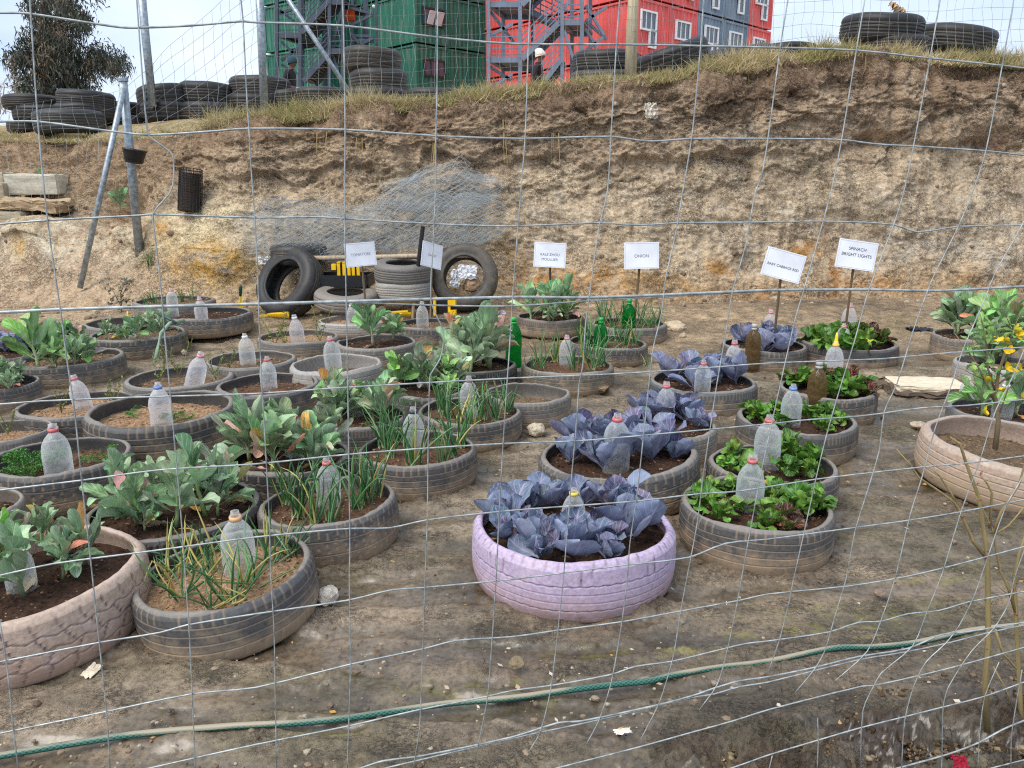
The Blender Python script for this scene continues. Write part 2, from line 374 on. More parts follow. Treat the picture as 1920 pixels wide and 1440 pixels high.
t = NT('old wood'); P = t.objvec(); mp = t.n('Mapping'); mp.inputs['Scale'].default_value = (30, 30, 2.2); t.put(mp.inputs[0], P)
n = t.noise(1.6, 6, mp.outputs[0], 0.6); t.set(Base_Color=t.mix(1.0, t.ocol(), t.ramp(n, (0.3, 0.62), (0.7, 1.15)), 'MULTIPLY'), Roughness=0.85)
t.bump(n, 0.4, 0.01); M['wood'] = t.m
t = NT('concrete'); P = t.pos(); n = t.noise(20, 6, P, 0.65); n2 = t.noise(4, 3, P)
c = t.mix(1.0, t.ocol(), t.ramp(n, (0.3, 0.75), (0.7, 1.12)), 'MULTIPLY')
t.set(Base_Color=t.mix(t.ramp(n2, (0.5, 0.0), (0.75, 0.3)), c, S(160, 142, 114)), Roughness=0.9); t.bump(n, 0.5, 0.01); M['concrete'] = t.m
t = NT('stone'); P = t.objvec(); n = t.noise(2.3, 6, P, 0.65); n2 = t.noise(9, 4, P)
c = t.mix(1.0, t.ocol(), t.ramp(n, (0.3, 0.6), (0.68, 1.2)), 'MULTIPLY')
t.set(Base_Color=t.mix(t.ramp(n2, (0.55, 0.0), (0.7, 0.45)), c, S(172, 124, 70)), Roughness=0.9); t.bump(n2, 0.5, 0.05); M['stone'] = t.m
t = NT('window glass'); t.set(Base_Color=S(70, 84, 96), Roughness=0.06, Metallic=0.0, Specular_IOR_Level=0.9); M['glass'] = t.m
t = NT('container paint'); P = t.pos(); n = t.noise(0.8, 5, P); n2 = t.noise(6, 4, P)
mp = t.n('Mapping'); mp.inputs['Scale'].default_value = (3, 3, .35); t.put(mp.inputs[0], P); n3 = t.noise(1.5, 5, mp.outputs[0])
c = t.mix(1.0, t.ocol(), t.ramp(n, (0.3, 0.80), (0.7, 1.10)), 'MULTIPLY')
c = t.mix(t.ramp(n3, (0.50, 0.0), (0.72, 0.18)), c, S(206, 196, 190))
t.set(Base_Color=t.mix(t.ramp(n2, (0.60, 0.0), (0.74, 0.55)), c, S(120, 84, 70)), Roughness=0.55); M['container'] = t.m
t = NT('garden hose'); uv = t.n('TexCoord').outputs['UV']; mp = t.n('Mapping'); mp.inputs['Scale'].default_value = (1, 1, 1); t.put(mp.inputs[0], uv)
sx = t.n('SeparateXYZ'); t.put(sx.inputs[0], mp.outputs[0])
a = t.math('SINE', t.math('ADD', t.math('MULTIPLY', sx.outputs[0], 37.7), t.math('MULTIPLY', sx.outputs[1], 420.0)))
b_ = t.math('SINE', t.math('SUBTRACT', t.math('MULTIPLY', sx.outputs[0], 37.7), t.math('MULTIPLY', sx.outputs[1], 420.0)))
br = t.ramp(t.math('MAXIMUM', a, b_), (0.55, 0.0), (0.9, 1.0))
c = t.mix(br, S(26, 70, 62), S(62, 120, 106)); P = t.pos()
nz = t.n('SeparateXYZ'); t.put(nz.inputs[0], t.n('NewGeometry').outputs['Normal'])
dm = t.math('ADD', t.math('MULTIPLY', nz.outputs[2], 0.55), t.math('MULTIPLY', t.math('SUBTRACT', t.noise(2.1, 4, P), 0.5), 2.4))
c = t.mix(t.ramp(dm, (0.30, 0.0), (0.62, 0.92)), c, S(158, 146, 124))
t.set(Base_Color=c, Roughness=0.5); M['hose'] = t.m
t = NT('eucalyptus foliage'); t.set(Base_Color=t.attr('Col'), Roughness=0.7); M['foliage'] = t.m

# ------------------------------------------------------------------ the setting: garden floor, cut bank, upper ground
def gz(x, y):                                        # level of the garden floor
    x, y = np.asarray(x, float), np.asarray(y, float)
    return 0.13 * sstep(6.8, 8.4, y) + 0.02 * perlin(x * 0.7, y * 0.7, 1.3)
def blob(qx, qy, cx, cy, rx, ry): return np.exp(-(((qx - cx) / rx) ** 2 + ((qy - cy) / ry) ** 2))
def WP(px, py): p = on_z(px, py, 0); return p.x, p.y

BLK, GRY, WHT = (80, 80, 80), (108, 106, 103), (158, 155, 150)
DARK, BROWN, DRY, MUD = (74, 54, 42), (104, 78, 60), (160, 130, 100), (120, 100, 78)
# key: left, right, rim-centre row in the photo, height m, style, rubber tone, dust, soil depth m, soil tone, tilt (deg about x, y), short name, label
GTY = "tyre planters set out in rows in the garden"
TYRES = {
'T1': (878,1270,975,.235,'lilac','paint',0,.055,DARK,(0,0),'the lavender tyre','lavender painted tyre planter full of red cabbages on the wet path'),
'T2': (-175,268,1072,.235,'blocks','pink',0,.06,DARK,(0,-4),'the big pinkish tyre at the lower left','big pinkish chunky tread tyre planter in the lower left corner'),
'T3': (263,597,1062,.20,'rings',BLK,.35,.05,DRY,(2,-5),'the frontmost onion tyre','black tyre planter of yellowing onions, frontmost of the onion tyres'),
'T4': (487,751,935,.20,'diagonal',BLK,.4,.05,BROWN,(0,-3),'the second onion tyre','grooved black tyre planter of onions right behind the frontmost onion tyre'),
'T5': (665,898,838,.19,'rings',BLK,.4,.045,BROWN,(0,0),'the third onion tyre','muddy black tyre planter of onions with a dark ringed bottle'),
'T6': (778,982,768,.18,'rings',BLK,.5,.04,BROWN,(0,0),'the fourth onion tyre','tyre planter of onions beside the empty grey tyre'),
'T7': (905,1073,735,.19,'rings',GRY,.5,.10,MUD,(0,0),'the empty grey tyre','grey tyre planter holding only dry grey soil, no plants'),
'T8': (1010,1318,845,.23,'diagonal',(84,84,84),.35,.05,DARK,(0,-4),'the second red cabbage tyre','tilted grey tyre planter of red cabbages behind the lavender tyre'),
'T9': (1150,1347,792,.20,'rings',(120,118,112),.6,.04,DARK,(0,0),'the third red cabbage tyre','pale ribbed tyre planter, third in the row of red cabbages'),
'T10': (1215,1420,712,.20,'smooth',(84,88,90),.4,.04,DARK,(0,0),'the fourth red cabbage tyre','grey tyre planter of red cabbages, fourth back from the lavender one'),
'T11': (1352,1512,645,.19,'rings',BLK,.3,.04,DARK,(0,0),'the farthest red cabbage tyre','black tyre planter under the BABY CABBAGE RED sign'),
'T12': (1275,1561,942,.20,'rings',BLK,.5,.05,DARK,(0,0),'the frontmost spinach tyre','tan and black tyre planter, frontmost of the spinach row'),
'T13': (1325,1570,868,.20,'rings',BLK,.5,.05,DARK,(0,0),'the second spinach tyre','tyre planter of spinach, second back in the spinach row'),
'T14': (1380,1606,782,.20,'smooth',BLK,.4,.05,DARK,(0,0),'the third spinach tyre','round black tyre planter of spinach with a blue ringed bottle'),
'T15': (1462,1641,727,.20,'zigzag',BLK,.5,.04,DARK,(0,0),'the fourth spinach tyre','tyre planter of red and green spinach with a brown bottle'),
'T16': (1500,1680,640,.19,'smooth',(70,70,72),.4,.04,DARK,(0,0),'the farthest spinach tyre','tyre planter of spinach at the far end under the BRIGHT LIGHTS sign'),
'T17': (1730,2060,830,.24,'rings','pink',0,.09,MUD,(4,5),'the wide pinkish tyre at right','wide pinkish grey tyre planter with the yellow flowered shrub at right'),
'T18': (1752,1892,628,.22,'zigzag',(110,104,98),.7,.04,DARK,(0,0),'the right kale tyre nearest the bank','dusty grey tyre planter of kale at right, nearest the earth bank'),
'T19': (1794,1936,678,.19,'inside',WHT,.5,.05,DARK,(0,0),'the pale right kale tyre','pale tyre planter of kale between its dusty and dark neighbours at right'),
'T20': (1785,1975,768,.17,'smooth',(96,98,100),.4,.05,DARK,(0,0),'the tyre behind the wide pinkish one','grey rimmed tyre planter just behind the wide pinkish tyre at right'),
'T21': (167,440,762,.27,'rings',(72,72,72),.5,.075,DRY,(0,0),'the deep tyre','deep wide black tyre planter with seedlings and a blue ringed bottle'),
'T22': (-12,240,852,.22,'diagonal',BLK,.45,.07,BROWN,(0,0),'the carrot tyre','black tyre planter with a bushy green carrot top at left'),
'T23': (-70,92,806,.19,'smooth',GRY,.5,.06,DRY,(0,0),'the small dry tyre','grey tyre planter with dry soil cut off by the left edge'),
'T24': (38,255,756,.19,'zigzag',BLK,.5,.055,DRY,(0,0),'the crumpled bottle tyre','black tyre planter with a crumpled milky bottle, left of the deep tyre'),
'T25': (-75,67,716,.19,'rings',BLK,.35,.05,DARK,(0,0),'the cropped kale tyre','black tyre planter of kale cut off by the left edge'),
'T26': (35,227,668,.20,'zigzag',BLK,.35,.04,MUD,(0,0),'the bright kale tyre','black tyre planter of bright green kale with orange old leaves'),
'T27': (172,346,624,.20,'zigzag',(76,78,76),.35,.03,MUD,(0,0),'the low kale tyre','black zigzag tyre planter of low kale with a yellow nozzle bottle'),
'T28': (300,472,586,.20,'zigzag',BLK,.3,.05,DARK,(0,0),'the hand fork tyre','black tyre planter of bare soil with a hand fork stuck in it'),
'T29': (252,402,562,.17,'smooth',GRY,.5,.03,MUD,(0,0),'the chive tyre','tyre planter of short chives below the yellow earth face'),
'T30': (160,318,603,.17,'smooth',GRY,.4,.08,MUD,(0,0),'the half hidden empty tyre','grey empty tyre planter half hidden behind the low kale tyre'),
'T31': (-62,82,660,.20,'rings',BLK,.3,.04,DARK,(0,0),'the left red cabbage tyre','black tyre planter of red cabbages at the far left edge'),
'T32': (238,436,706,.14,'inside',GRY,.5,.06,MUD,(0,0),'the shallow tyre','shallow grey tyre planter with a leaning milky bottle'),
'T33': (386,556,672,.17,'smooth',GRY,.5,.055,MUD,(0,0),'the sunken tyre','grey tyre planter with little in it, behind the leaning bottle'),
'T34': (405,600,718,.19,'smooth',BLK,.4,.06,BROWN,(0,0),'the bare soil tyre','black tyre planter of bare brown soil right of the deep tyre'),
'T35': (482,637,630,.16,'inside',GRY,.4,.045,DRY,(0,0),'the weedy tyre','grey tyre planter with spindly weeds and pale chips'),
'T36': (543,719,680,.22,'inside',WHT,.25,.10,MUD,(0,0),'the whitish ribbed tyre','whitish ribbed tyre planter turned inside out'),
'T37': (627,783,640,.20,'zigzag',GRY,.6,.04,DARK,(0,0),'the lone kale tyre','grey rimmed tyre planter with one broad leaved kale'),
'T38': (735,872,605,.19,'diagonal',BLK,.3,.05,MUD,(0,0),'the torn bottle tyre','black tyre planter with a torn bottle near the stacked tyres'),
'T39': (595,730,598,.15,'inside',WHT,.4,.05,DRY,(0,0),'the faded tyre','faded grey tyre planter behind the weedy one'),
'T40': (166,488,948,.19,'smooth',(48,48,50),.1,.05,DARK,(0,0),'the front kale tyre','smooth black tyre planter of kale, frontmost of the kale row'),
'T41': (430,660,852,.18,'zigzag',(56,56,58),.15,.04,DARK,(0,0),'the second kale tyre','black tyre planter of kale, second back in the kale row'),
'T42': (575,766,778,.18,'smooth',(86,86,86),.5,.05,BROWN,(0,0),'the third kale tyre','dusty tyre planter of kale, third back in the kale row'),
'T43': (712,885,724,.18,'diagonal',BLK,.2,.04,DARK,(0,0),'the fourth kale tyre','black tyre planter of pale kale, fourth back in the kale row'),
'T44': (825,972,682,.18,'smooth',(50,50,52),.1,.03,DARK,(0,0),'the fifth kale tyre','smooth black tyre planter of kale with a green bottle'),
'T45': (975,1154,682,.18,'rings',(100,96,88),.7,.04,BROWN,(0,0),'the fifth onion tyre','tan muddy tyre planter of onions behind the empty grey tyre'),
'T46': (1060,1216,640,.17,'diagonal',BLK,.4,.045,BROWN,(0,2),'the sixth onion tyre','warped black tyre planter of onions with a short green bottle'),
'T47': (1105,1252,605,.18,'smooth',(96,94,90),.6,.04,BROWN,(0,0),'the farthest onion tyre','tan tyre planter under the ONION sign'),
'T48': (965,1098,592,.18,'smooth',(96,90,84),.6,.04,DARK,(0,0),'the tall kale tyre','tyre planter of tall kale under the KALE sign'),
'T49': (-190,34,950,.20,'smooth',(120,112,102),.6,.06,DARK,(0,0),'the dusty left tyre','dusty grey tyre planter at the left edge behind the pinkish one'),
}
def tyre_place(l, r_, yc, H):
    p = on_z((l + r_) / 2, yc, H + 0.02); g0 = float(gz(p.x, p.y)); p = on_z((l + r_) / 2, yc, H + g0); return p, g0, (r_ - l) / FPX * zcam(p) / 2 * 0.965

us = np.concatenate([-np.geomspace(9, 0.80, 26)[:-1], np.linspace(-0.80, 0.80, 640), np.geomspace(0.80, 9, 26)[1:]])
ys = np.concatenate([np.linspace(-7, 0.7, 24)[:-1], np.geomspace(0.7, 10.4, 520)])
Y, U = np.meshgrid(ys, us, indexing='ij'); X = U * (np.maximum(Y, 0) + 0.75)
wet = np.zeros_like(X)
for px, py, rx, ry, k in [(880,1115,.34,.20,1.15),(830,1160,.16,.12,1.0),(905,1215,.22,.07,1.1),(700,1330,.34,.06,.9),(600,1362,.16,.03,1.2),(1010,1215,.4,.05,.7),
        (760,1080,.2,.16,.7),(860,1010,.2,.2,.6),(1350,1110,.25,.06,.8),(1690,1170,.11,.03,1.3),(1590,1162,.08,.025,1.3),(1740,1100,.3,.05,.6),(1745,780,.25,.2,.9),
        (1690,640,.35,.5,.9),(1640,850,.18,.3,.55),(1560,1030,.3,.1,.6),(1220,1200,.5,.05,.6),(500,1230,.4,.08,.5),(300,1290,.35,.05,.5),(1180,1280,.5,.04,.5),
        (1300,1000,.1,.2,.5),(1200,700,.15,.4,.5),(1820,1310,.16,.05,1.0),(420,1200,.2,.06,.5)]:
    cx, cy = WP(px, py); wet = np.maximum(wet, k * blob(X, Y, cx, cy, rx, ry))
streak = fbm(X * 1.6 + 0.5 * Y, Y * 6, 0.5, 4)
wet = np.clip(wet * (0.8 + 0.7 * streak) + 0.36 + 0.95 * np.clip(fbm(X * 1.5 + 2, Y * 4.2, 4.2, 4), -.3, 1), 0, 1)
dry = sstep(5.5, 7.6, Y + 0.5 * fbm(X, Y, 8, 2))
wet *= 1 - 0.8 * sstep(6.0, 7.2, Y)
front = sstep(1.98, 1.72, Y - 0.22 * X + .10 * perlin(X * 4, Y * 4, 7) + .27) * sstep(0.15, 0.55, X + 0.15 * perlin(X * 3, Y * 3, 2))       # dug-over clods in the near right corner
rough = 0.35 + 0.65 * sstep(-0.1, 0.35, fbm(X * 2.1, Y * 2.1, 3.1, 3))
Z = gz(X, Y) + 0.014 * fbm(X * 2.4, Y * 4.0, 1.1, 3) + rough * (0.011 * ridge(X * 8 + Y * 2, Y * 14, 0.3, 4) + 0.006 * fbm(X * 42, Y * 42, 0.7, 2))
Z -= 0.8 * sstep(0.5, 0.85, wet) * rough * (0.011 * ridge(X * 8 + Y * 2, Y * 14, 0.3, 4) + 0.006 * fbm(X * 42, Y * 42, 0.7, 2))
Z += front * (0.045 * fbm(X * 9, Y * 9, 2.2, 3) + 0.022 * ridge(X * 30, Y * 30, 1.2, 3))
Z -= 0.016 * sstep(0.45, 0.9, wet)
c0 = Sn((144,130,110)); col = np.tile(c0, X.shape + (1,))
def lay(c, m): 
    global col
    col = col * (1 - m[..., None]) + Sn(c) * m[..., None]
lay((120,109,91), 0.75 * sstep(0.0, 0.5, fbm(X * 1.2, Y * 3.2, 6.3, 4)))
lay((158,140,119), 0.7 * sstep(0.1, 0.5, fbm(X * 1.5 + 5, Y * 3.0, 2.3, 4)))
lay((164,142,113), 0.85 * dry)
lay((98,90,74), 0.6 * sstep(0.12, 0.5, fbm(X * 2.2 - 3, Y * 5.0, 9.3, 4)) * (1 - dry))
big = fbm(X * 0.55, Y * 1.1, 4.4, 3); col = col * np.clip(1 + 0.55 * big, 0.6, 1.35)[..., None]
lay((104,96,72), 0.6 * sstep(0.05, 0.4, fbm(X * 0.9 + 3, Y * 2.4, 7.7, 4)) * (1 - dry))
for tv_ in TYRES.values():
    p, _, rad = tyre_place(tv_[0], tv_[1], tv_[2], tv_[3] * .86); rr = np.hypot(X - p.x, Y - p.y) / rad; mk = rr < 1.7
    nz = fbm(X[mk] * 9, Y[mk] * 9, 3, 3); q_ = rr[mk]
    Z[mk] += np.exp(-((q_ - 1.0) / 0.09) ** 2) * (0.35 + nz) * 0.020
    m_ = np.zeros_like(X); m_[mk] = np.clip(np.exp(-((q_ - 1.03) / 0.16) ** 2) * (0.6 + 1.2 * nz), 0, 1) * 0.6; lay((96,80,64), m_)  # damp soil ring, its darkening also painted in as contact shadow under the tyre
alg = fbm(X * 6, Y * 14, 2.7, 4)
for px, py, rx, ry in [(1745,1088,.16,.03),(1560,1150,.3,.06),(1180,1220,.25,.04),(620,1370,.1,.02),(1830,1060,.12,.04),(1500,1185,.25,.04),(900,1290,.3,.05),(1690,620,.2,.3)]:
    cx, cy = WP(px, py); lay((138,132,66), 0.6 * np.clip(blob(X, Y, cx, cy, rx, ry) * (0.1 + 3.0 * fbm(X * 14, Y * 30, 3, 4)), 0, 1))
lay((84,68,53), 0.85 * front * sstep(-0.35, 0.2, fbm(X * 5, Y * 5, 1, 3)))
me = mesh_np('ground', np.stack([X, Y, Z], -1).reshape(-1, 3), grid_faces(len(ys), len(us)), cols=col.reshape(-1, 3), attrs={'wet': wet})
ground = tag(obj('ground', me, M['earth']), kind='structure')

# the bank is laid out as section lines (photo column: height reading and distance for toe .. lip)
BK = {-1700: [(610,7.9),(560,8.7),(500,9.4),(430,9.9),(330,10.6),(285,11.0),(258,11.6)],
      -420: [(610,7.8),(560,8.6),(500,9.3),(430,9.8),(330,10.5),(285,10.9),(258,11.5)],
      0:    [(604,8.0),(550,8.8),(490,9.5),(420,9.9),(335,10.5),(288,10.8),(260,11.4)],
      150:  [(600,8.1),(545,8.8),(485,9.4),(415,9.75),(330,10.3),(288,10.6),(262,11.1)],
      290:  [(594,8.2),(540,8.7),(470,9.1),(400,9.4),(325,9.75),(285,9.95),(255,10.4)],
      390:  [(592,8.2),(545,8.45),(480,8.7),(400,8.95),(320,9.2),(272,9.35),(242,9.7)],
      480:  [(590,8.25),(525,8.5),(450,8.65),(370,8.8),(300,8.95),(258,9.0),(230,9.35)],
      700:  [(590,8.3),(525,8.55),(450,8.7),(360,8.85),(280,8.98),(235,9.0),(205,9.3)],
      960:  [(592,8.35),(520,8.62),(440,8.76),(350,8.9),(265,9.0),(210,9.0),(180,9.3)],
      1200: [(590,8.5),(520,8.72),(430,8.86),(340,8.98),(250,9.08),(185,9.05),(152,9.35)],
      1430: [(582,8.75),(515,8.95),(430,9.12),(330,9.3),(235,9.42),(165,9.4),(125,9.65)],
      1600: [(576,8.95),(510,9.15),(420,9.3),(320,9.48),(210,9.6),(140,9.6),(97,9.9)],
      1750: [(570,9.2),(500,9.4),(410,9.55),(315,9.72),(215,9.85),(155,9.9),(113,10.2)],
      1920: [(564,9.5),(490,9.72),(400,9.9),(310,10.1),(215,10.2),(165,10.3),(122,10.6)],
      3700: [(562,10.9),(482,11.1),(392,11.3),(302,11.5),(217,11.6),(167,11.7),(122,12.0)],
      2500: [(560,10.4),(480,10.6),(390,10.8),(300,11.0),(215,11.1),(165,11.2),(120,11.5)]}
bx = np.array(sorted(BK)); nr_c = 7
ctrl = np.array([[at_d(c, y, d)[:] for (y, d) in BK[c]] for c in bx])            # columns x rows x 3
pc = np.concatenate([np.linspace(-1700, -420, 70)[:-1], np.linspace(-420, 2500, 1130), np.linspace(2500, 3700, 60)[1:]])
G = np.stack([[np.interp(pc, bx, ctrl[:, r, k]) for k in range(3)] for r in range(nr_c)])   # rows x 3 x cols
ker = np.hanning(61); ker /= ker.sum()
G = np.stack([[np.convolve(np.pad(G[r, k], 30, mode='reflect', reflect_type='odd'), ker, 'valid') for k in range(3)] for r in range(nr_c)])
lip_line = G[nr_c - 1].T.copy(); toe_line = G[0].T.copy()
tv = np.linspace(0, 1, 270); tr_ = np.linspace(0, 1, nr_c)
B = np.stack([[np.interp(tv, tr_, G[:, k, j]) for j in range(len(pc))] for k in range(3)], -1)      # cols x rows x 3
k2 = np.hanning(25); k2 /= k2.sum()
for k in range(3):
    Bp = np.pad(B[:, :, k], ((0, 0), (12, 12)), mode='reflect', reflect_type='odd')
    B[:, :, k] = np.stack([np.convolve(row, k2, 'valid') for row in Bp])
B = B.transpose(1, 0, 2)                                                          # rows x cols x 3
du = np.gradient(B, axis=1); dv = np.gradient(B, axis=0); N = np.cross(du, dv); N /= np.linalg.norm(N, axis=2, keepdims=True) + 1e-9
N[N[..., 1] > 0] *= -1
V_ = np.broadcast_to(tv[:, None], B.shape[:2]); PXc = np.broadcast_to(pc[None, :], B.shape[:2])
x, z = B[..., 0], B[..., 2]; y_ = B[..., 1]
left = sstep(470, 330, PXc)                                                        # gentle dusty slope at the left
wx = 0.55 * fbm(x * 1.6, z * 2.2, 0, 3); wz = 0.6 * fbm(x * 1.8, z * 2.6, 5, 3)
f1, f2, cid, cx, cy = worley(x * 1.7 + wx, z * 4.6 + wz, 11)
g1, g2, gid, gx_, gy_ = worley(x * 6.5 + 2.2 * wx + .5 * fbm(x * 9, z * 9, 2, 2), z * 12 + 2.2 * wz + .6 * fbm(x * 9, z * 9, 7, 2), 5)
h = 0.085 * fbm(x * 0.9, z * 1.1, y_ * 0.5, 2) + 0.04 * fbm(x * 2.6, z * 3.0, y_, 3)
plate = ((cid % 23) / 23 - 0.5) * 0.060 - 0.026 * (z * 5.5 - cy) * ((cid % 7) / 7)
upper = sstep(0.40, 0.58, V_ + 0.06 * perlin(x * 1.5, 0, 3))
h += plate * (0.30 + 0.75 * upper) * (1 - 0.5 * left) - 0.014 * (1 - sstep(0.0, 0.10, f2 - f1)) * upper * sstep(-.1, .4, fbm(x * 1.3, z * 2, 3.3, 2))
h += (((gid % 19) / 19 - 0.5) * 0.022 - 0.006 * (1 - sstep(0, 0.12, g2 - g1))) * (0.5 + 0.6 * upper)
e = 0.585 + 0.055 * fbm(x * 0.9, 1.7, 0.4, 3) + 0.018 * perlin(x * 7, 0, 0)
led = sstep(e - 0.008, e + 0.012, V_); h += 0.06 * led * (1 - left) * (0.7 + 1.0 * np.clip(0.5 + fbm(x * 0.7, 3.1, 0, 2), 0, 1))
for k_, (e0, am) in enumerate(((.47, .030), (.66, .045), (.72, .04), (.87, .05), (.36, .022))):
    ek = e0 + 0.06 * fbm(x * 1.3, 2.2 + k_ * 3, 0.4, 4); on = sstep(.05, .30, fbm(x * .9, 5.5 + k_ * 2, 1, 2)); h += am * on * sstep(ek - .004, ek + .006, V_) * sstep(ek + .11, ek + .02, V_) * (1 - .7 * left)
e2 = 0.80 + 0.05 * fbm(x * 1.2, 7.7, 0.4, 3)
h -= 0.05 * np.exp(-((V_ - e2) / 0.035) ** 2) * np.clip(0.5 + 1.2 * fbm(x * 1.1, 9.1, 0, 2), 0, 1)
h += 0.07 * sstep(0.80, 0.93, V_) * sstep(1.0, 0.93, V_) * (0.5 + perlin(x * 2.3, 0, 4.4)) * (1 - 0.7 * left)
rill = ridge(x * 5.5 + 0.4 * perlin(x * 2, z * 2, 1), z * 0.8, 0.2, 2)
h += 0.014 * rill * (1 - upper) - 0.08 * sstep(0.72, 0.95, ridge(x * 1.1 + 0.1 * perlin(z * 3, 0, 0), z * 0.15, 3.3, 1)) * upper * (1 - left)
rf = 0.70 + 0.40 * upper; h += rf * 0.024 * ridge(x * 8 + wx, z * 11 + wz, y_ * 4, 4) + (0.5 + .5 * upper) * 0.014 * fbm(x * 28, z * 32, y_ * 9, 3)
for px, py, rx, ry, a in [(75,470,85,52,.42),(235,455,26,40,.12),(215,372,46,30,-.34),(120,300,60,14,-.12),(205,318,40,10,-.12),(380,470,80,90,.22),(330,420,40,60,.10),(430,500,50,60,.12),(1790,505,60,40,-.05),(1870,265,70,25,-.14),
                          (1630,262,30,16,-.16),(1820,140,60,14,-.15),(1140,540,120,30,.05),(1690,520,130,50,.06),(215,395,45,35,-.22),(195,410,10,10,-.12),(80,404,45,14,-.2)]:
    qx, qy = to_px(B); h += a * blob(qx, qy, px, py, rx, ry)
fade = (sstep(0.0, 0.03, V_) * 0.85 + 0.15) * (0.25 + 0.75 * sstep(1.0, 0.93, V_))
B2 = B + N * (h * fade)[..., None]
B2[..., 2] += 0.02 * led * (1 - left) * 0
qx, qy = to_px(B)
col = np.tile(Sn((198,177,148)), B.shape[:2] + (1,))
n_a = fbm(x * 1.4, z * 2.0, 1.0, 4); n_b = fbm(x * 3.5, z * 5.0, 6.0, 4)
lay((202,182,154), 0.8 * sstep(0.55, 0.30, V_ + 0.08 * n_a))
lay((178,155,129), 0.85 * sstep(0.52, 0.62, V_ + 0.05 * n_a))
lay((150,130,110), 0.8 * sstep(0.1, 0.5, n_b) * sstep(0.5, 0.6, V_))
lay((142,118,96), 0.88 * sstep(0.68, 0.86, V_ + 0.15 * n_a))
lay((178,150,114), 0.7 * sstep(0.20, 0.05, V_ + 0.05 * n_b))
lay((196,184,164), 0.6 * sstep(0.22, 0.55, n_b) * sstep(0.6, 0.4, V_))
lay((150,130,106), 0.45 * sstep(0.15, 0.45, fbm(x * 7, z * 1.2, 3.3, 4)) * sstep(0.68, 0.5, V_))
lay((186,172,150), 0.4 * sstep(0.10, 0.45, fbm(x * 5, z * 3.0, 8.3, 4)) * sstep(0.68, 0.5, V_))
lay((188,163,134), 0.92 * left * sstep(0.95, 0.5, V_))
lay((160,136,108), 0.75 * left * sstep(0.50, 0.68, V_ + 0.06 * n_a))
for px, py, rx, ry, c, k in [(1035,525,65,30,(186,128,58),1),(1150,530,90,28,(190,136,72),.9),(950,500,40,60,(190,150,96),.6),(1345,505,30,18,(196,140,70),.8),(1265,545,60,25,(184,140,86),.7),
        (1553,510,22,50,(176,108,44),1),(1508,472,34,22,(176,120,48),.9),(1640,535,70,16,(184,120,52),.8),(1812,524,32,22,(146,98,32),1.1),(1700,520,60,50,(182,140,88),.6),(1545,500,10,30,(236,222,190),.8),
        (1690,470,70,35,(188,180,166),.8),(1850,470,80,60,(190,182,168),.6),(1800,415,60,30,(172,158,138),.7),(1430,560,60,22,(180,120,56),.6),(1190,500,60,40,(196,168,124),.5),
        (385,455,85,75,(234,218,176),1.5),(400,512,62,34,(214,158,62),1),(335,445,18,14,(206,142,58),.9),(440,490,30,40,(206,158,74),.7),(350,505,20,12,(206,150,60),.7),(75,465,100,52,(232,222,196),1.6),(90,455,26,18,(206,166,86),.7),(60,505,20,14,(206,160,80),.6),(246,455,30,46,(228,214,184),1.4),
        (1880,262,32,16,(168,128,104),.7),(690,330,140,60,(150,126,96),.5),(1640,262,30,14,(160,128,98),.5),(1395,262,60,30,(176,164,146),.6)]:
    m = np.clip(blob(qx, qy, px, py, rx, ry) * k * (0.75 + 1.3 * n_b + 0.9 * fbm(x * 11, z * 11, 5, 2)), 0, 0.92); lay(tuple(.72 * np.array(c) + .28 * np.array((180,160,132))), m)
crack = np.clip((1 - sstep(0, 0.08, f2 - f1)) * upper + 0.7 * (1 - sstep(0, 0.08, g2 - g1)) * (0.4 + 0.6 * upper), 0, 1)
lay((96,80,64), 0.22 * crack * sstep(-.2, .3, fbm(x * 1.3, z * 2, 3.3, 2)))
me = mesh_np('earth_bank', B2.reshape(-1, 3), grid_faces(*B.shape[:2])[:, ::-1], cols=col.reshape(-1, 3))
bank = tag(obj('earth_bank', me, M['bank']), kind='structure')

# the upper ground behind the lip runs on to the horizon
def tz(x, y):                                        # terrace level
    xs = lip_line[:, 0] / lip_line[:, 1]; r = np.asarray(x, float) / np.asarray(y, float)
    ly = np.interp(r, xs, lip_line[:, 1]); lz = np.interp(r, xs, lip_line[:, 2])
    d = np.maximum(np.asarray(y, float) - ly, 0); rise = 0.10 + 0.20 * np.interp(r, xs, sstep(480, 330, pc))
    return lz + 0.03 + rise * (1 - np.exp(-d / 1.2)) + 0.030 * np.minimum(d, 28)
sc_ = np.concatenate([[0, .12, .25, .4, .6, .85, 1.1, 1.4, 1.8, 2.3, 3, 4, 5.5, 7.5, 10, 14, 20, 28, 40, 70, 150, 400]])
jj = np.arange(0, len(pc), 6); L = lip_line[jj]
cols_ext = np.concatenate([[L[0] + np.array((-40, 3, 0.2))], [L[0] + np.array((-8, 1, 0))], L, [L[-1] + np.array((8, 1, 0))], [L[-1] + np.array((40, 3, 0.2))]])
UX = cols_ext[None, :, 0] * (1 + sc_[:, None] / np.maximum(cols_ext[None, :, 1], 1)); UY = cols_ext[None, :, 1] + sc_[:, None]
rise = 0.10 + 0.20 * np.concatenate([[1, 1], sstep(480, 330, pc[jj]), [0, 0]])[None]
UZ = cols_ext[None, :, 2] + 0.02 + rise * (1 - np.exp(-sc_[:, None] / 1.2)) + 0.030 * np.minimum(sc_[:, None], 28)
UZ = UZ + 0.04 * fbm(UX * 1.3, UY * 1.3, 2.0, 3) * (sc_[:, None] > 0.05); UZ[0] -= 0.05
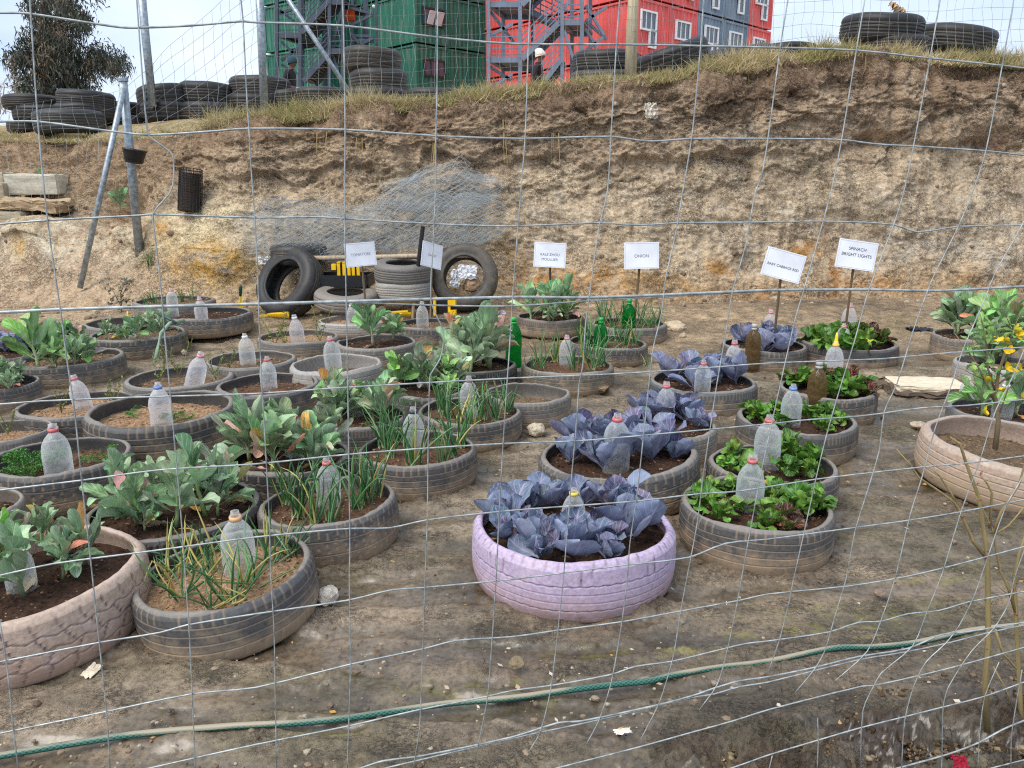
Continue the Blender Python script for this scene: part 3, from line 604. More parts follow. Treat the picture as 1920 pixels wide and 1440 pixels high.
col = np.tile(Sn((176,156,120)), UX.shape + (1,)); lay((156,142,98), 0.8 * sstep(0.0, 0.4, fbm(UX * 1.7, UY * 1.7, 1, 3))); lay((160,132,100), 0.6 * sstep(0.1, 0.5, fbm(UX * 1.1, UY * 1.1, 5, 3)))
upper_ground = tag(obj('upper_ground', mesh_np('upper_ground', np.stack([UX, UY, UZ], -1).reshape(-1, 3), grid_faces(*UX.shape), cols=col.reshape(-1, 3)), M['bank']), kind='structure')

# ------------------------------------------------------------------ grass along the lip (nobody could count it)
def strands(base, length, dirv, width, droop, cols, seg=3):
    n = len(base); side = np.cross(dirv, rng.normal(size=(n, 3))); side /= np.linalg.norm(side, axis=1, keepdims=True) + 1e-9
    rows = []
    for i in range(seg + 1):
        t = i / seg; p = base + dirv * (length * t)[:, None]; p[:, 2] -= droop * length * t * t
        w = width * (1 - t * 0.92)
        rows.append(np.stack([p - side * w[:, None] / 2, p + side * w[:, None] / 2], 1))
    Vv = np.stack(rows, 1).reshape(n, -1, 3); k = 2 * (seg + 1)
    f = np.array([(2 * i, 2 * i + 1, 2 * i + 3, 2 * i + 2) for i in range(seg)])
    F = (np.arange(n)[:, None, None] * k + f[None]).reshape(-1, 4)
    return Vv.reshape(-1, 3), F, np.repeat(cols, k, axis=0)
def lip_at(p): return np.stack([np.interp(p, pc, lip_line[:, k]) for k in range(3)], -1)
straw = np.array([Sn(c) for c in [(216,200,160),(200,184,142),(184,168,126),(168,160,108),(142,144,86),(206,188,150)]])
def grass_band(n_tuft, per, plo, phi, dlo, dhi, hlo, hhi, zoff=0.0, clump=True):
    p = rng.uniform(plo, phi, n_tuft); d = rng.uniform(dlo, dhi, n_tuft); c = lip_at(p); r = 1 + d / c[:, 1]
    c = np.stack([c[:, 0] * r, c[:, 1] + d, c[:, 2]], -1)
    hum = np.clip(0.75 + 0.9 * fbm(c[:, 0] * 1.3, c[:, 1], 3, 3), 0.25, 1.6)
    kind = np.clip((rng.uniform(0, 6, n_tuft) * 0.55 + 1.6 * (0.5 + fbm(c[:, 0] * 0.9, 0, 6, 2))).astype(int), 0, 5)
    base = np.repeat(c, per, 0) + rng.normal(size=(n_tuft * per, 3)) * np.array((0.055, 0.05, 0.012)); base[:, 2] += zoff
    dv_ = rng.normal(size=(n_tuft * per, 3)) * np.array((0.5, 0.5, 0.2)) + np.array((0, -0.22, 0.9)); dv_ /= np.linalg.norm(dv_, axis=1, keepdims=True)
    ln = rng.uniform(hlo, hhi, n_tuft * per) * np.repeat(hum, per)
    cl = straw[np.repeat(kind, per)] * rng.uniform(0.75, 1.2, (n_tuft * per, 1))
    return strands(base, ln, dv_, np.full(len(base), 0.0085), rng.uniform(0.1, 0.55, len(base)), cl)
def merge(parts):
    V, F, Cc, o = [], [], [], 0
    for v, f, c in parts: V.append(v); F.append(f + o); Cc.append(c); o += len(v)
    return np.concatenate(V), np.concatenate(F), np.concatenate(Cc)
parts = [grass_band(1100, 18, 395, 2200, -0.14, 0.10, 0.16, 0.40), grass_band(1100, 16, 430, 2200, -0.24, -0.04, 0.12, 0.26, -0.07),
         grass_band(500, 12, 400, 2200, 0.1, 0.8, 0.10, 0.26, 0.06), grass_band(1100, 16, -420, 420, -.05, 1.6, 0.05, 0.12, 0.03), grass_band(500, 14, -420, 330, -0.40, 0.02, 0.05, 0.10, -0.05)]
v, f, c = merge(parts)
tag(obj('lip_grass', mesh_np('lip_grass', v, f, cols=c), M['strand']), kind='stuff')
# hanging roots and dead grass under the lip
n = 9000; ii = rng.integers(0, len(pc), n); jv = (len(tv) * np.clip(0.965 - np.abs(rng.normal(0, 0.055, n)), 0.6, 0.99)).astype(int)
ok = ((pc[ii] > 380) & (pc[ii] < 2400)); ii, jv = ii[ok], jv[ok]; base = B2[jv, ii]
dv_ = N[jv, ii] * 0.55 + rng.normal(size=base.shape) * 0.45 + np.array((0, 0, -0.25)); dv_ /= np.linalg.norm(dv_, axis=1, keepdims=True)
rc = np.array([Sn(k) for k in [(140,118,92),(112,92,72),(176,156,120),(92,76,60)]])[rng.integers(0, 4, len(base))]
v, f, c = strands(base, rng.uniform(0.04, 0.16, len(base)), dv_, np.full(len(base), 0.006), rng.uniform(0.4, 1.2, len(base)), rc)
tag(obj('hanging_roots', mesh_np('hanging_roots', v, f, cols=c), M['strand']), kind='stuff')
# longer dead stems hanging over the face
p = []
for px, py, ln in [(1395,150,.42),(1410,155,.45),(945,225,.75),(820,270,.5),(1040,250,.4),(610,250,.4),(545,258,.3),(1605,120,.3),(1720,150,.3),(1780,140,.3),(680,260,.35)]:
    for _ in range(3):
        i = int(np.argmin(abs(pc - px - rng.normal(0, 6)))); j = int(np.argmin(abs(qy[:, i] - py))); b0 = B2[j, i] + N[j, i] * 0.02
        p.append(strands(b0[None], np.array([ln * rng.uniform(.6, 1)]), np.array([[rng.normal(0, .1), -0.12, -0.95]]), np.array([0.012]), np.array([0.0]), np.array([Sn((196,170,112))]) * rng.uniform(.7, 1)))
v, f, c = merge(p); tag(obj('dead_stems', mesh_np('dead_stems', v, f, cols=c), M['strand']), kind='stuff')

# grit, clods and small stones lying about (uncountable)
clod = [hull_of(blob_mesh('clod_shape', s, 1, 0.3, 0.7)) for s in range(6)]
crumb = [hull_of(blob_mesh('crumb_shape', s + 9, 0 + 1, 0.45, 0.8)) for s in range(3)]
def scatter(name, pts, sizes, cols, mat):
    mb = MB()
    for p_, s_, c_ in zip(pts, sizes, cols):
        V0, F0 = clod[rng.integers(0, 6)]; a = rng.uniform(0, 6.28); ca, sa = math.cos(a), math.sin(a)
        Vr = V0 @ np.array(((ca, -sa, 0), (sa, ca, 0), (0, 0, 1))).T * s_ + p_; mb.add(Vr, F0, c_)
    return tag(mb.build(name, mat), kind='stuff')
def ground_z(xx, yy): return float(gz(xx, yy)) + 0.014 * float(fbm(xx * 2.4, yy * 4.0, 1.1, 3))
pts, sz, cl = [], [], []
pal = [Sn(k) for k in [(148,128,106),(126,110,92),(160,144,122),(184,172,152),(108,94,78),(150,130,108)]]
for _ in range(2600):
    px, py = rng.uniform(-20, 1940), rng.uniform(600, 1450); xx, yy = WP(px, py)
    if yy > 8: continue
    s_ = min(0.002 + rng.exponential(0.0024), 0.014); pts.append((xx, yy, ground_z(xx, yy) + s_ * 0.3)); sz.append(s_); cl.append(pal[rng.integers(0, 6)])
for _ in range(7500):
    px, py = rng.uniform(1150, 1990), rng.uniform(1265, 1520); xx, yy = WP(px, py)
    if py < 1400 - (px - 1180) * 0.19 + rng.normal(0, 18) or perlin(xx * 4.5, yy * 7, 2.2) < -.18: continue
    s_ = min(0.0025 + rng.exponential(0.0022), 0.012); pts.append((xx, yy, ground_z(xx, yy) + s_ * 0.4 + .012 * float(fbm(xx * 9, yy * 9, 5, 2)))); sz.append(s_); cl.append(Sn([(96,80,64),(78,64,50),(112,92,72),(70,58,46),(128,108,84),(160,140,108)][rng.integers(0, 6)]) * rng.uniform(.7, 1.1))
for _ in range(700):
    i = rng.integers(0, len(pc)); b0 = toe_line[i]; yy = b0[1] - abs(rng.normal(0, 0.35)) + 0.1; xx = b0[0] * yy / b0[1]
    s_ = min(0.006 + rng.exponential(0.012), 0.06); pts.append((xx, yy, ground_z(xx, yy) + s_ * 0.3)); sz.append(s_); cl.append(pal[[0, 2, 3, 5, 5, 0][rng.integers(0, 6)]])
scatter('ground_grit', pts, sz, cl, M['strand'])
mb = MB()
for _ in range(420):
    px, py = rng.uniform(-20, 1940), rng.uniform(600, 1440); xx, yy = WP(px, py); L_ = rng.uniform(.008, .024); a = rng.uniform(0, 6.28); d = np.array((math.cos(a), math.sin(a), rng.uniform(-.1, .3))) * L_; n_ = np.array((-math.sin(a), math.cos(a), rng.uniform(-.4, .4))) * L_ * rng.uniform(.15, .4); b0 = np.array((xx, yy, ground_z(xx, yy) + .006))
    mb.add([b0, b0 + d * .5 + n_, b0 + d, b0 + d * .5 - n_], [(0, 1, 2, 3)], Sn([(196,176,140),(150,112,76),(112,84,60),(206,160,96),(90,74,58),(220,206,180)][rng.integers(0, 6)]))
tag(mb.build('leaf_litter', M['strand']), kind='stuff')
pts, sz, cl = [], [], []
for _ in range(900):
    i = rng.integers(0, len(pc)); j = int(rng.uniform(0.03, 0.9) * len(tv)); s_ = min(0.006 + rng.exponential(0.010), 0.05)
    pts.append(B2[j, i]); sz.append(s_); cl.append(pal[[0, 2, 3, 5, 1, 0][rng.integers(0, 6)]])
scatter('bank_stones', pts, sz, cl, M['strand'])

# ------------------------------------------------------------------ tyres
def tyre_mesh(name, style, nth, nh, seed):
    """cut tyre lying flat: unit radius, unit height; open top without its sidewall"""
    th = np.linspace(0, 2 * np.pi, nth, endpoint=False)
    prof = [(0.80, 0.10), (0.90, 0.12), (0.935, 0.3), (0.945, 0.6), (0.925, 0.86), (0.900, 0.955), (0.905, 0.985), (0.925, 1.0), (0.950, 0.992), (0.968, 0.965), (0.982, 0.925)]
    hh = np.concatenate([np.linspace(0.89, 0.13, nh)]); tread = [(0.993 + 0.018 * math.sin(math.pi * (1 - a_)) - 0.05 * max(0, .32 - a_) / .2 * max(0, .32 - a_) / .2 * .4, a_) for a_ in hh]
    prof = prof + tread + [(0.975, 0.07), (0.935, 0.015), (0.86, -0.03)]
    r = np.array([p[0] for p in prof])[:, None] + 0 * th[None]; z = np.array([p[1] for p in prof])[:, None] + 0 * th[None]
    T = th[None] + 0 * r; it = slice(11, 11 + nh); zt = z[it]; tt = T[it]
    g = np.zeros_like(r); gt = np.zeros_like(zt)
    def line(z0, w, amp=0, k=0, ph=0):
        tri = amp * (np.abs(((tt * k / (2 * np.pi) + ph) % 1) * 4 - 2) - 1); return np.exp(-((zt - z0 - tri) / w) ** 4)
    def cross(k, zlo, zhi, w=0.16, skew=0.0, ph=0.0):
        q = np.abs(((tt * k / (2 * np.pi) + skew * zt + ph) % 1) - 0.5) * 2
        return (q < w) * sstep(zlo - 0.02, zlo, zt) * sstep(zhi + 0.02, zhi, zt)
    w = 0.010
    if style == 'rings':
        for z0 in (0.30, 0.46, 0.62, 0.76): gt = np.maximum(gt, line(z0, w))
        gt = np.maximum(gt, cross(56, 0.78, 0.95, 0.13)); gt = np.maximum(gt, 0.5 * cross(60, 0.10, 0.28, 0.14))
    elif style == 'zigzag':
        for z0 in (0.30, 0.50, 0.70): gt = np.maximum(gt, line(z0, w * 1.2, 0.022, 44, z0))
        gt = np.maximum(gt, cross(62, 0.78, 0.95, 0.13)); gt = np.maximum(gt, 0.6 * cross(62, 0.10, 0.24, 0.13))
    elif style == 'lilac':
        for z0 in (0.27, 0.66): gt = np.maximum(gt, line(z0, w * .8, 0.010, 58, z0))
        for z0 in (0.40, 0.53): gt = np.maximum(gt, 0.6 * line(z0, w * .7))
        nick = sstep(-.15, .25, perlin(np.cos(tt) * 9, np.sin(tt) * 9, zt * 3))
        gt = np.maximum(gt, cross(66, 0.69, 0.93, 0.12) * nick); gt = np.maximum(gt, 0.7 * cross(66, 0.08, 0.22, 0.10) * nick)
    elif style == 'diagonal':
        for z0 in (0.36, 0.66): gt = np.maximum(gt, line(z0, w))
        gt = np.maximum(gt, cross(50, 0.40, 0.62, 0.10, 1.3)); gt = np.maximum(gt, cross(50, 0.70, 0.95, 0.15, -0.6)); gt = np.maximum(gt, cross(50, 0.12, 0.32, 0.12, 1.3))
    elif style == 'blocks':
        for z0 in (0.28, 0.48, 0.68): gt = np.maximum(gt, line(z0, w * 1.0, 0.03, 30, z0 * 2))
        gt = np.maximum(gt, cross(30, 0.48, 0.68, 0.10, 1.6)); gt = np.maximum(gt, cross(30, 0.28, 0.48, 0.10, -1.6, .3)); gt = np.maximum(gt, cross(34, 0.72, 0.97, 0.12, .4)); gt = np.maximum(gt, cross(34, 0.10, 0.26, 0.12, -.4))
    elif style == 'inside':                           # turned inside out: smooth with fine ribs
        for z0 in (0.24, 0.40, 0.56, 0.72): gt = np.maximum(gt, 0.8 * line(z0, 0.013))
    elif style == 'smooth':
        for z0 in (0.42, 0.60): gt = np.maximum(gt, 0.6 * line(z0, 0.016))
        gt = np.maximum(gt, 0.6 * cross(90, 0.72, 0.95, 0.2))
    r[it] -= 0.008 * gt; g[it] = gt
    sh = slice(8, 11); q = np.abs(((T[sh] * 56 / (2 * np.pi)) % 1) - 0.5) * 2; 
    if style in ('rings', 'zigzag', 'diagonal', 'lilac'): g[sh] = (q < 0.13) * 0.8; r[sh] -= 0.006 * (q < 0.13)
    # worn out of true
    ca, sa = np.cos(T), np.sin(T); s = seed * 5.1
    k = 1 + 0.020 * perlin(ca * 0.9 + s, sa * 0.9, 0.2) + 0.006 * perlin(ca * 4 + s, sa * 4, z * 2)
    z = z * (1 + 0.09 * perlin(ca * 1.1 + s, sa * 1.1, 5.2) * z) + 0.02 * perlin(ca * 7 + s, sa * 7, 1.0) * (np.abs(z - 1) < 0.06)
    V = np.stack([r * k * ca, r * k * sa, z], -1).reshape(-1, 3)
    return mesh_np(name, V, grid_faces(len(prof), nth, True)[:, ::-1], attrs={'groove': g, 'hgt': np.clip(z, 0, 1)})
def full_tyre_mesh(name, style, nth, seed, hole=0.60):
    """whole tyre with both sidewalls, axis z, unit radius, width 1 (z 0..1)"""
    th = np.linspace(0, 2 * np.pi, nth, endpoint=False)
    prof = [(hole + .05, .22), (hole - .01, .10), (hole, .045), (hole + .03, .02), (hole + .05, .05), (.72, 0.0), (.84, -.01), (.91, .03), (.955, .09), (.985, .17)]
    top = [(r_, 1 - z_) for r_, z_ in prof[::-1]]
    hh = np.linspace(0.20, 0.80, 24); mid = [(0.992 + 0.012 * math.sin(math.pi * (a_ - .2) / .6), a_) for a_ in hh]
    back = [(hole + .14, .80), (.93, .78), (.95, .5), (.93, .22), (hole + .14, .20)]
    pr = prof + mid + top + back
    r = np.array([p[0] for p in pr])[:, None] + 0 * th[None]; z = np.array([p[1] for p in pr])[:, None] + 0 * th[None]; T = th[None] + 0 * r
    g = np.zeros_like(r); it = slice(len(prof), len(prof) + 24)
    for z0 in ((0.32, 0.44, 0.56, 0.68) if style == 'rings' else (0.30, 0.5, 0.70)):
        tri = 0.0 if style == 'rings' else 0.02 * (np.abs(((T[it] * 40 / 6.2832) % 1) * 4 - 2) - 1)
        g[it] = np.maximum(g[it], np.exp(-((z[it] - z0 - tri) / 0.017) ** 4))
    r -= 0.022 * g
    for i0 in (8, 9, len(prof) + 24, len(prof) + 25):
        m = (np.abs(((T[i0] * 60 / 6.2832) % 1) - 0.5) * 2 < 0.16); g[i0] = m * 0.7; r[i0] -= 0.01 * m
    ca, sa = np.cos(T), np.sin(T); s = seed * 3.3
    k = 1 + 0.02 * perlin(ca + s, sa, 0.2); z = z * 1.0 + 0.05 * perlin(ca * 1.2 + s, sa * 1.2, 3.0)
    V = np.stack([r * k * ca, r * k * sa, z - 0.5], -1).reshape(-1, 3); n = len(pr)
    F = grid_faces(n, nth, True); F2 = np.stack([(n - 1) * nth + np.arange(nth), (n - 1) * nth + (np.arange(nth) + 1) % nth, (np.arange(nth) + 1) % nth, np.arange(nth)], -1)
    return mesh_np(name, V, np.concatenate([F, F2]), attrs={'groove': g * 0.4, 'hgt': np.full(g.shape, 0.8)})
TY = {s: [tyre_mesh('tyre_' + s, s, 272, 78, i + 3 * j) for j in range(1 if s in ('lilac', 'blocks') else 2)] for i, s in enumerate(('rings', 'zigzag', 'diagonal', 'blocks', 'inside', 'smooth', 'lilac'))}
FT = [full_tyre_mesh('whole_tyre', st, 180, i) for i, st in enumerate(('rings', 'zigzag', 'rings'))]
def soil_mesh(seed):
    nr, nt = 26, 96; rr = np.linspace(0.0, 1, nr)[:, None]; th = np.linspace(0, 2 * np.pi, nt, endpoint=False)[None]
    x, y = rr * np.cos(th), rr * np.sin(th); s = seed * 9.7
    z = 0.045 * fbm(x * 2 + s, y * 2, 0.3, 3) + 0.030 * ridge(x * 9 + s, y * 9, 0.2, 2) * 0.6 + 0.014 * fbm(x * 26 + s, y * 26, .5, 2) - 0.05 * rr ** 4
    V = np.stack([x + 0 * z, y + 0 * z, z], -1).reshape(-1, 3); F = [tuple(f) for f in grid_faces(nr, nt, True)]
    mb = MB(); mb.add(V, F, (0, 0, 0)); r2 = np.random.default_rng(seed)
    for _ in range(260):
        a, q = r2.uniform(0, 6.28), math.sqrt(r2.uniform(0, .82)); V0, F0 = clod[r2.integers(0, 6)]; s_ = min(.010 + r2.exponential(.012), .05)
        mb.add(V0 * s_ * np.array((1, r2.uniform(.4, 1), .55)) + np.array((q * math.cos(a), q * math.sin(a), .015 + .045 * float(fbm(q * math.cos(a) * 2 + s, q * math.sin(a) * 2, .3, 3)))), F0, (1, 1, 1) if r2.random() < .4 else (0, 0, 0))
    return mb.mesh('soil_bed', False)
SOIL = [soil_mesh(s) for s in range(5)]
TP = {}
vi = 0
for k, (l, r_, yc, H, sty, tone, dirt, sd, stone_, tilt, short, label) in TYRES.items():
    H *= 0.86
    p = on_z((l + r_) / 2, yc, H + 0.02); g0 = float(gz(p.x, p.y)); p = on_z((l + r_) / 2, yc, H + g0); rad = (r_ - l) / FPX * zcam(p) / 2 * 0.965
    TP[k] = dict(c=Vector((p.x, p.y, g0)), r=rad, zs=g0 + H - sd, short=short, H=H)
    t = empty('tyre_planter', (p.x, p.y, g0 - 0.012), label, 'tyre planter', GTY, (R(tilt[0]), R(tilt[1]), 0))
    me = TY[sty][vi % len(TY[sty])]; vi += 1
    paint = tone in ('paint', 'pink')
    if paint: me = me.copy()
    colr = {'paint': S(180, 163, 188), 'pink': S(176, 155, 139)}.get(tone) if paint else S(*tone, a=dirt)
    o = obj('tyre', me, M['rubber_paint'] if paint else M['rubber'], t, colr); o.scale = (rad, rad, H + 0.012); o.rotation_euler = (0, 0, rng.uniform(0, 6.28))
    s_ = obj('soil', SOIL[vi % 5], M['soil'], t, S(*stone_)); s_.location = (0, 0, H - sd + 0.012); s_.scale = (rad * .95, rad * .95, rad * .9); s_.rotation_euler = (0, 0, rng.uniform(0, 6.28))

def whole(label, px, py, d, dia, wid, axis=(0, 0, 1), tone=(48, 48, 49), dirt=.25, group="old tyres along the top of the bank", name='old_tyre', z=None, v=0):
    p = at_d(px, py, d)
    if z is not None: p.z = z
    o = obj(name, FT[v % 3], M['rubber'], None, S(*tone, a=dirt)); o.location = p; o.scale = (dia / 2, dia / 2, wid)
    o.rotation_mode = 'QUATERNION'; o.rotation_quaternion = Vector(axis).normalized().to_track_quat('Z', 'Y') @ Euler((0, 0, rng.uniform(0, 6))).to_quaternion()
    return tag(o, label, 'tyre', group)
GT = "old tyres piled along the top of the bank"
for a in [ # label, px, py (centre), d, dia, wid, axis, tone
 ('ribbed black tyre on top of the right stack with a dead leaf on it',1653,57,10.9,1.02,.34,(.05,-.10,1),(46,47,49)),
 ('tyre under the ribbed one, half sunk in grass at right',1668,92,10.85,.98,.26,(0,-.05,1),(58,58,58)),
 ('zigzag tread tyre low in the grass at far right',1790,78,11.2,1.02,.34,(.12,-.12,1),(56,56,55)),
 ('tyre tipped up against the wooden post',1258,112,10.9,1.0,.33,(-.34,-.12,1),(44,45,48)),
 ('low tilted tyre right of the tipped one',1376,112,11.3,1.02,.30,(-.16,-.15,1),(50,51,52)),
 ('tyre top just showing behind the grass mound at right',1472,104,12.2,.95,.24,(0,0,1),(46,46,46)),
 ('upper tyre of the pair left of the wooden post',1136,120,12.5,1.02,.33,(0,-.05,1),(52,54,54)),
 ('lower tyre of the pair left of the wooden post',1134,152,12.3,1.05,.26,(0,-.05,1),(74,74,74)),
 ('top tyre of the stack of three in the middle',697,116,14.2,1.0,.40,(.04,-.03,1),(70,64,56)),
 ('middle tyre of the stack of three',710,157,14.1,1.0,.42,(0,-.03,1),(64,62,58)),
 ('bottom tyre of the stack of three, half hidden by grass',706,190,13.9,1.12,.36,(0,0,1),(58,57,54)),
 ('low tyre right of the stack of three',814,186,13.4,.98,.30,(0,-.06,1),(66,62,58)),
 ('low tyre behind the steel post brace',605,184,13.2,.92,.30,(0,-.06,1),(52,50,48)),
 ('tyre behind the middle steel post, on another',488,168,13.4,.98,.34,(0,0,1),(62,60,58)),
 ('tyre under the one behind the middle steel post',480,200,13.3,1.0,.34,(0,0,1),(46,46,46)),
 ('tyre beside the middle post, right end of the row of three',545,192,13.4,.80,.34,(0,0,1),(44,44,44)),
 ('upper tyre second from the left post toward the middle',390,180,13.2,.90,.36,(.03,0,1),(52,52,52)),
 ('upper tyre just right of the tall left post, tilted',310,184,13.0,.84,.34,(-.12,0,1),(50,50,50)),
 ('lower dark tyre beneath the tilted upper tyre',322,214,12.9,.9,.32,(0,0,1),(38,38,38)),
 ('lower dark tyre left of the grass bank edge',395,214,12.8,.9,.30,(0,0,1),(42,42,42)),
 ('upper tyre on the left pile, right side',162,190,11.9,.78,.26,(.06,0,1),(48,49,50)),
 ('middle tyre on the left pile, right side',160,213,11.9,.84,.24,(0,0,1),(56,57,56)),
 ('big tyre at the front of the left pile',132,231,11.3,.92,.31,(-.03,0,1),(62,64,62)),
 ('upper tyre at the left end of the left pile',62,194,12.0,.78,.20,(0,0,1),(52,48,44)),
 ('middle tyre at the left end of the left pile',85,216,12.0,.84,.24,(0,0,1),(46,46,46)),
 ('bottom tyre at the left end of the left pile',65,240,12.0,.72,.16,(0,0,1),(44,44,44)),
 ('flat tyre lying between the left pile and the galvanised post',232,232,12.6,.62,.22,(0,0,1),(50,50,50)),
 ('upper tyre just behind the galvanised left post',228,207,13.2,.6,.24,(0,0,1),(46,46,46))]:
    whole(a[0], a[1], a[2], a[3], a[4], a[5], a[6], tuple(.74 * q_ for q_ in a[7]), .08, GT, v=int(a[1]))
GW = "spare tyres at the foot of the bank"
whole('whole black tyre leaning open faced at the foot of the bank', 543, 532, 8.0, .76, .24, (-.44, -.80, .50), (46, 46, 47), .2, GW)
whole('dusty grey tyre lying flat in front of the crates', 649, 560, 7.75, .63, .17, (0.05, -.12, 1), (128, 122, 114), .6, GW, v=1)
whole('worn tyre on top of the grey stack below the bank', 757, 508, 7.95, .60, .20, (.02, -.10, 1), (112, 110, 106), .4, GW)
whole('smooth pale tyre at the bottom of the grey stack', 757, 543, 7.95, .58, .20, (0, 0, 1), (158, 154, 146), .4, GW, v=2)
whole('muddy tyre leaning on the bank with rubbish inside its hole', 871, 520, 8.1, .70, .21, (-.06, -.93, .32), (74, 70, 64), .8, GW, v=1)
whole('tyre under the chicken wire roll, barely showing', 560, 476, 8.35, .6, .2, (0, 0, 1), (60, 60, 60), .4, GW)

# ------------------------------------------------------------------ bottles
def lathe(prof, n=28):
    th = np.linspace(0, 2 * np.pi, n, endpoint=False); r = np.array([p[0] for p in prof]); z = np.array([p[1] for p in prof])
    V = np.stack([r[:, None] * np.cos(th), r[:, None] * np.sin(th), z[:, None] + 0 * th], -1)
    return V, grid_faces(len(prof), n, True)
def bottle_mesh(kind, seed):
    if kind == 'coke': prof = [(.0,.02),(.30,.0),(.44,.02),(.485,.08),(.49,.4),(.475,.9),(.48,1.15),(.497,1.35),(.50,1.75),(.495,1.98),(.475,2.15),(.435,2.32),(.375,2.46),(.29,2.58),(.20,2.67),(.145,2.73),(.125,2.78),(.125,2.84),(.16,2.85),(.16,2.88),(.125,2.89),(.125,3.0),(.105,3.0)]
    elif kind == 'ribbed':
        prof = [(.0,.02),(.4,.0),(.48,.06)] + [(.49 - .018 * (i % 2), .15 + .13 * i) for i in range(12)] + [(.5,1.80),(.49,2.0),(.455,2.2),(.38,2.4),(.27,2.58),(.18,2.68),(.135,2.75),(.12,2.84),(.155,2.85),(.155,2.88),(.12,2.9),(.12,3.0),(.10,3.0)]
    else: prof = [(.0,.02),(.44,.0),(.5,.06),(.5,1.5),(.5,1.78),(.485,2.02),(.44,2.24),(.35,2.44),(.24,2.58),(.17,2.66),(.15,2.72),(.15,2.84),(.18,2.85),(.18,2.88),(.15,2.9),(.15,3.0),(.12,3.0)]
    V, F = lathe(prof); z = V[..., 2]; ang = np.arctan2(V[..., 1], V[..., 0]); s = seed * 4.4
    k = 1 + 0.06 * perlin(V[..., 0] * 2 + s, V[..., 1] * 2, z * 1.4) * (z < 2.5) + (0.02 * np.cos(5 * ang) * (z < .5) if kind == 'coke' else 0)
    V = V * np.stack([k, k, np.ones_like(k)], -1); return mesh_np('bottle_shape', V.reshape(-1, 3), F)
BM = {k: [bottle_mesh(k, s) for s in range(3)] for k in ('coke', 'ribbed', 'straight')}
def ring_mesh(r0, r1, z0, z1): V, F = lathe([(r0, z0), (r1, z0), (r1 * 1.02, (z0 + z1) / 2), (r1, z1), (r0, z1)], 20); return mesh_np('ring_shape', V.reshape(-1, 3), F)
BMM = {}
def BODY(kind, mat):                                # one shape per kind, dent and plastic, shared by all bottles alike
    k = (kind, mat, int(rng.integers(0, 3)))
    if k not in BMM: BMM[k] = BM[kind][k[2]].copy(); BMM[k].materials.append(M[mat])
    return BMM[k]
RING = ring_mesh(.12, .185, 2.70, 2.83); CAP = ring_mesh(.0, .18, 2.84, 3.10); NOZ = mesh_np('nozzle_shape', *[a.reshape(-1, a.shape[-1]) for a in lathe([(.17, 2.72), (.18, 2.85), (.10, 2.95), (.085, 3.25), (.04, 3.5), (.0, 3.5)], 14)])
RC = dict(red=S(210, 108, 108), pink=S(224, 150, 154), yellow=S(236, 206, 60), orange=S(222, 172, 122), blue=S(112, 144, 206), dark=S(60, 70, 84), green=S(40, 170, 74), white=S(230, 228, 224), grey=S(176, 176, 172))
GB = "plastic drip bottles standing in the tyre planters"
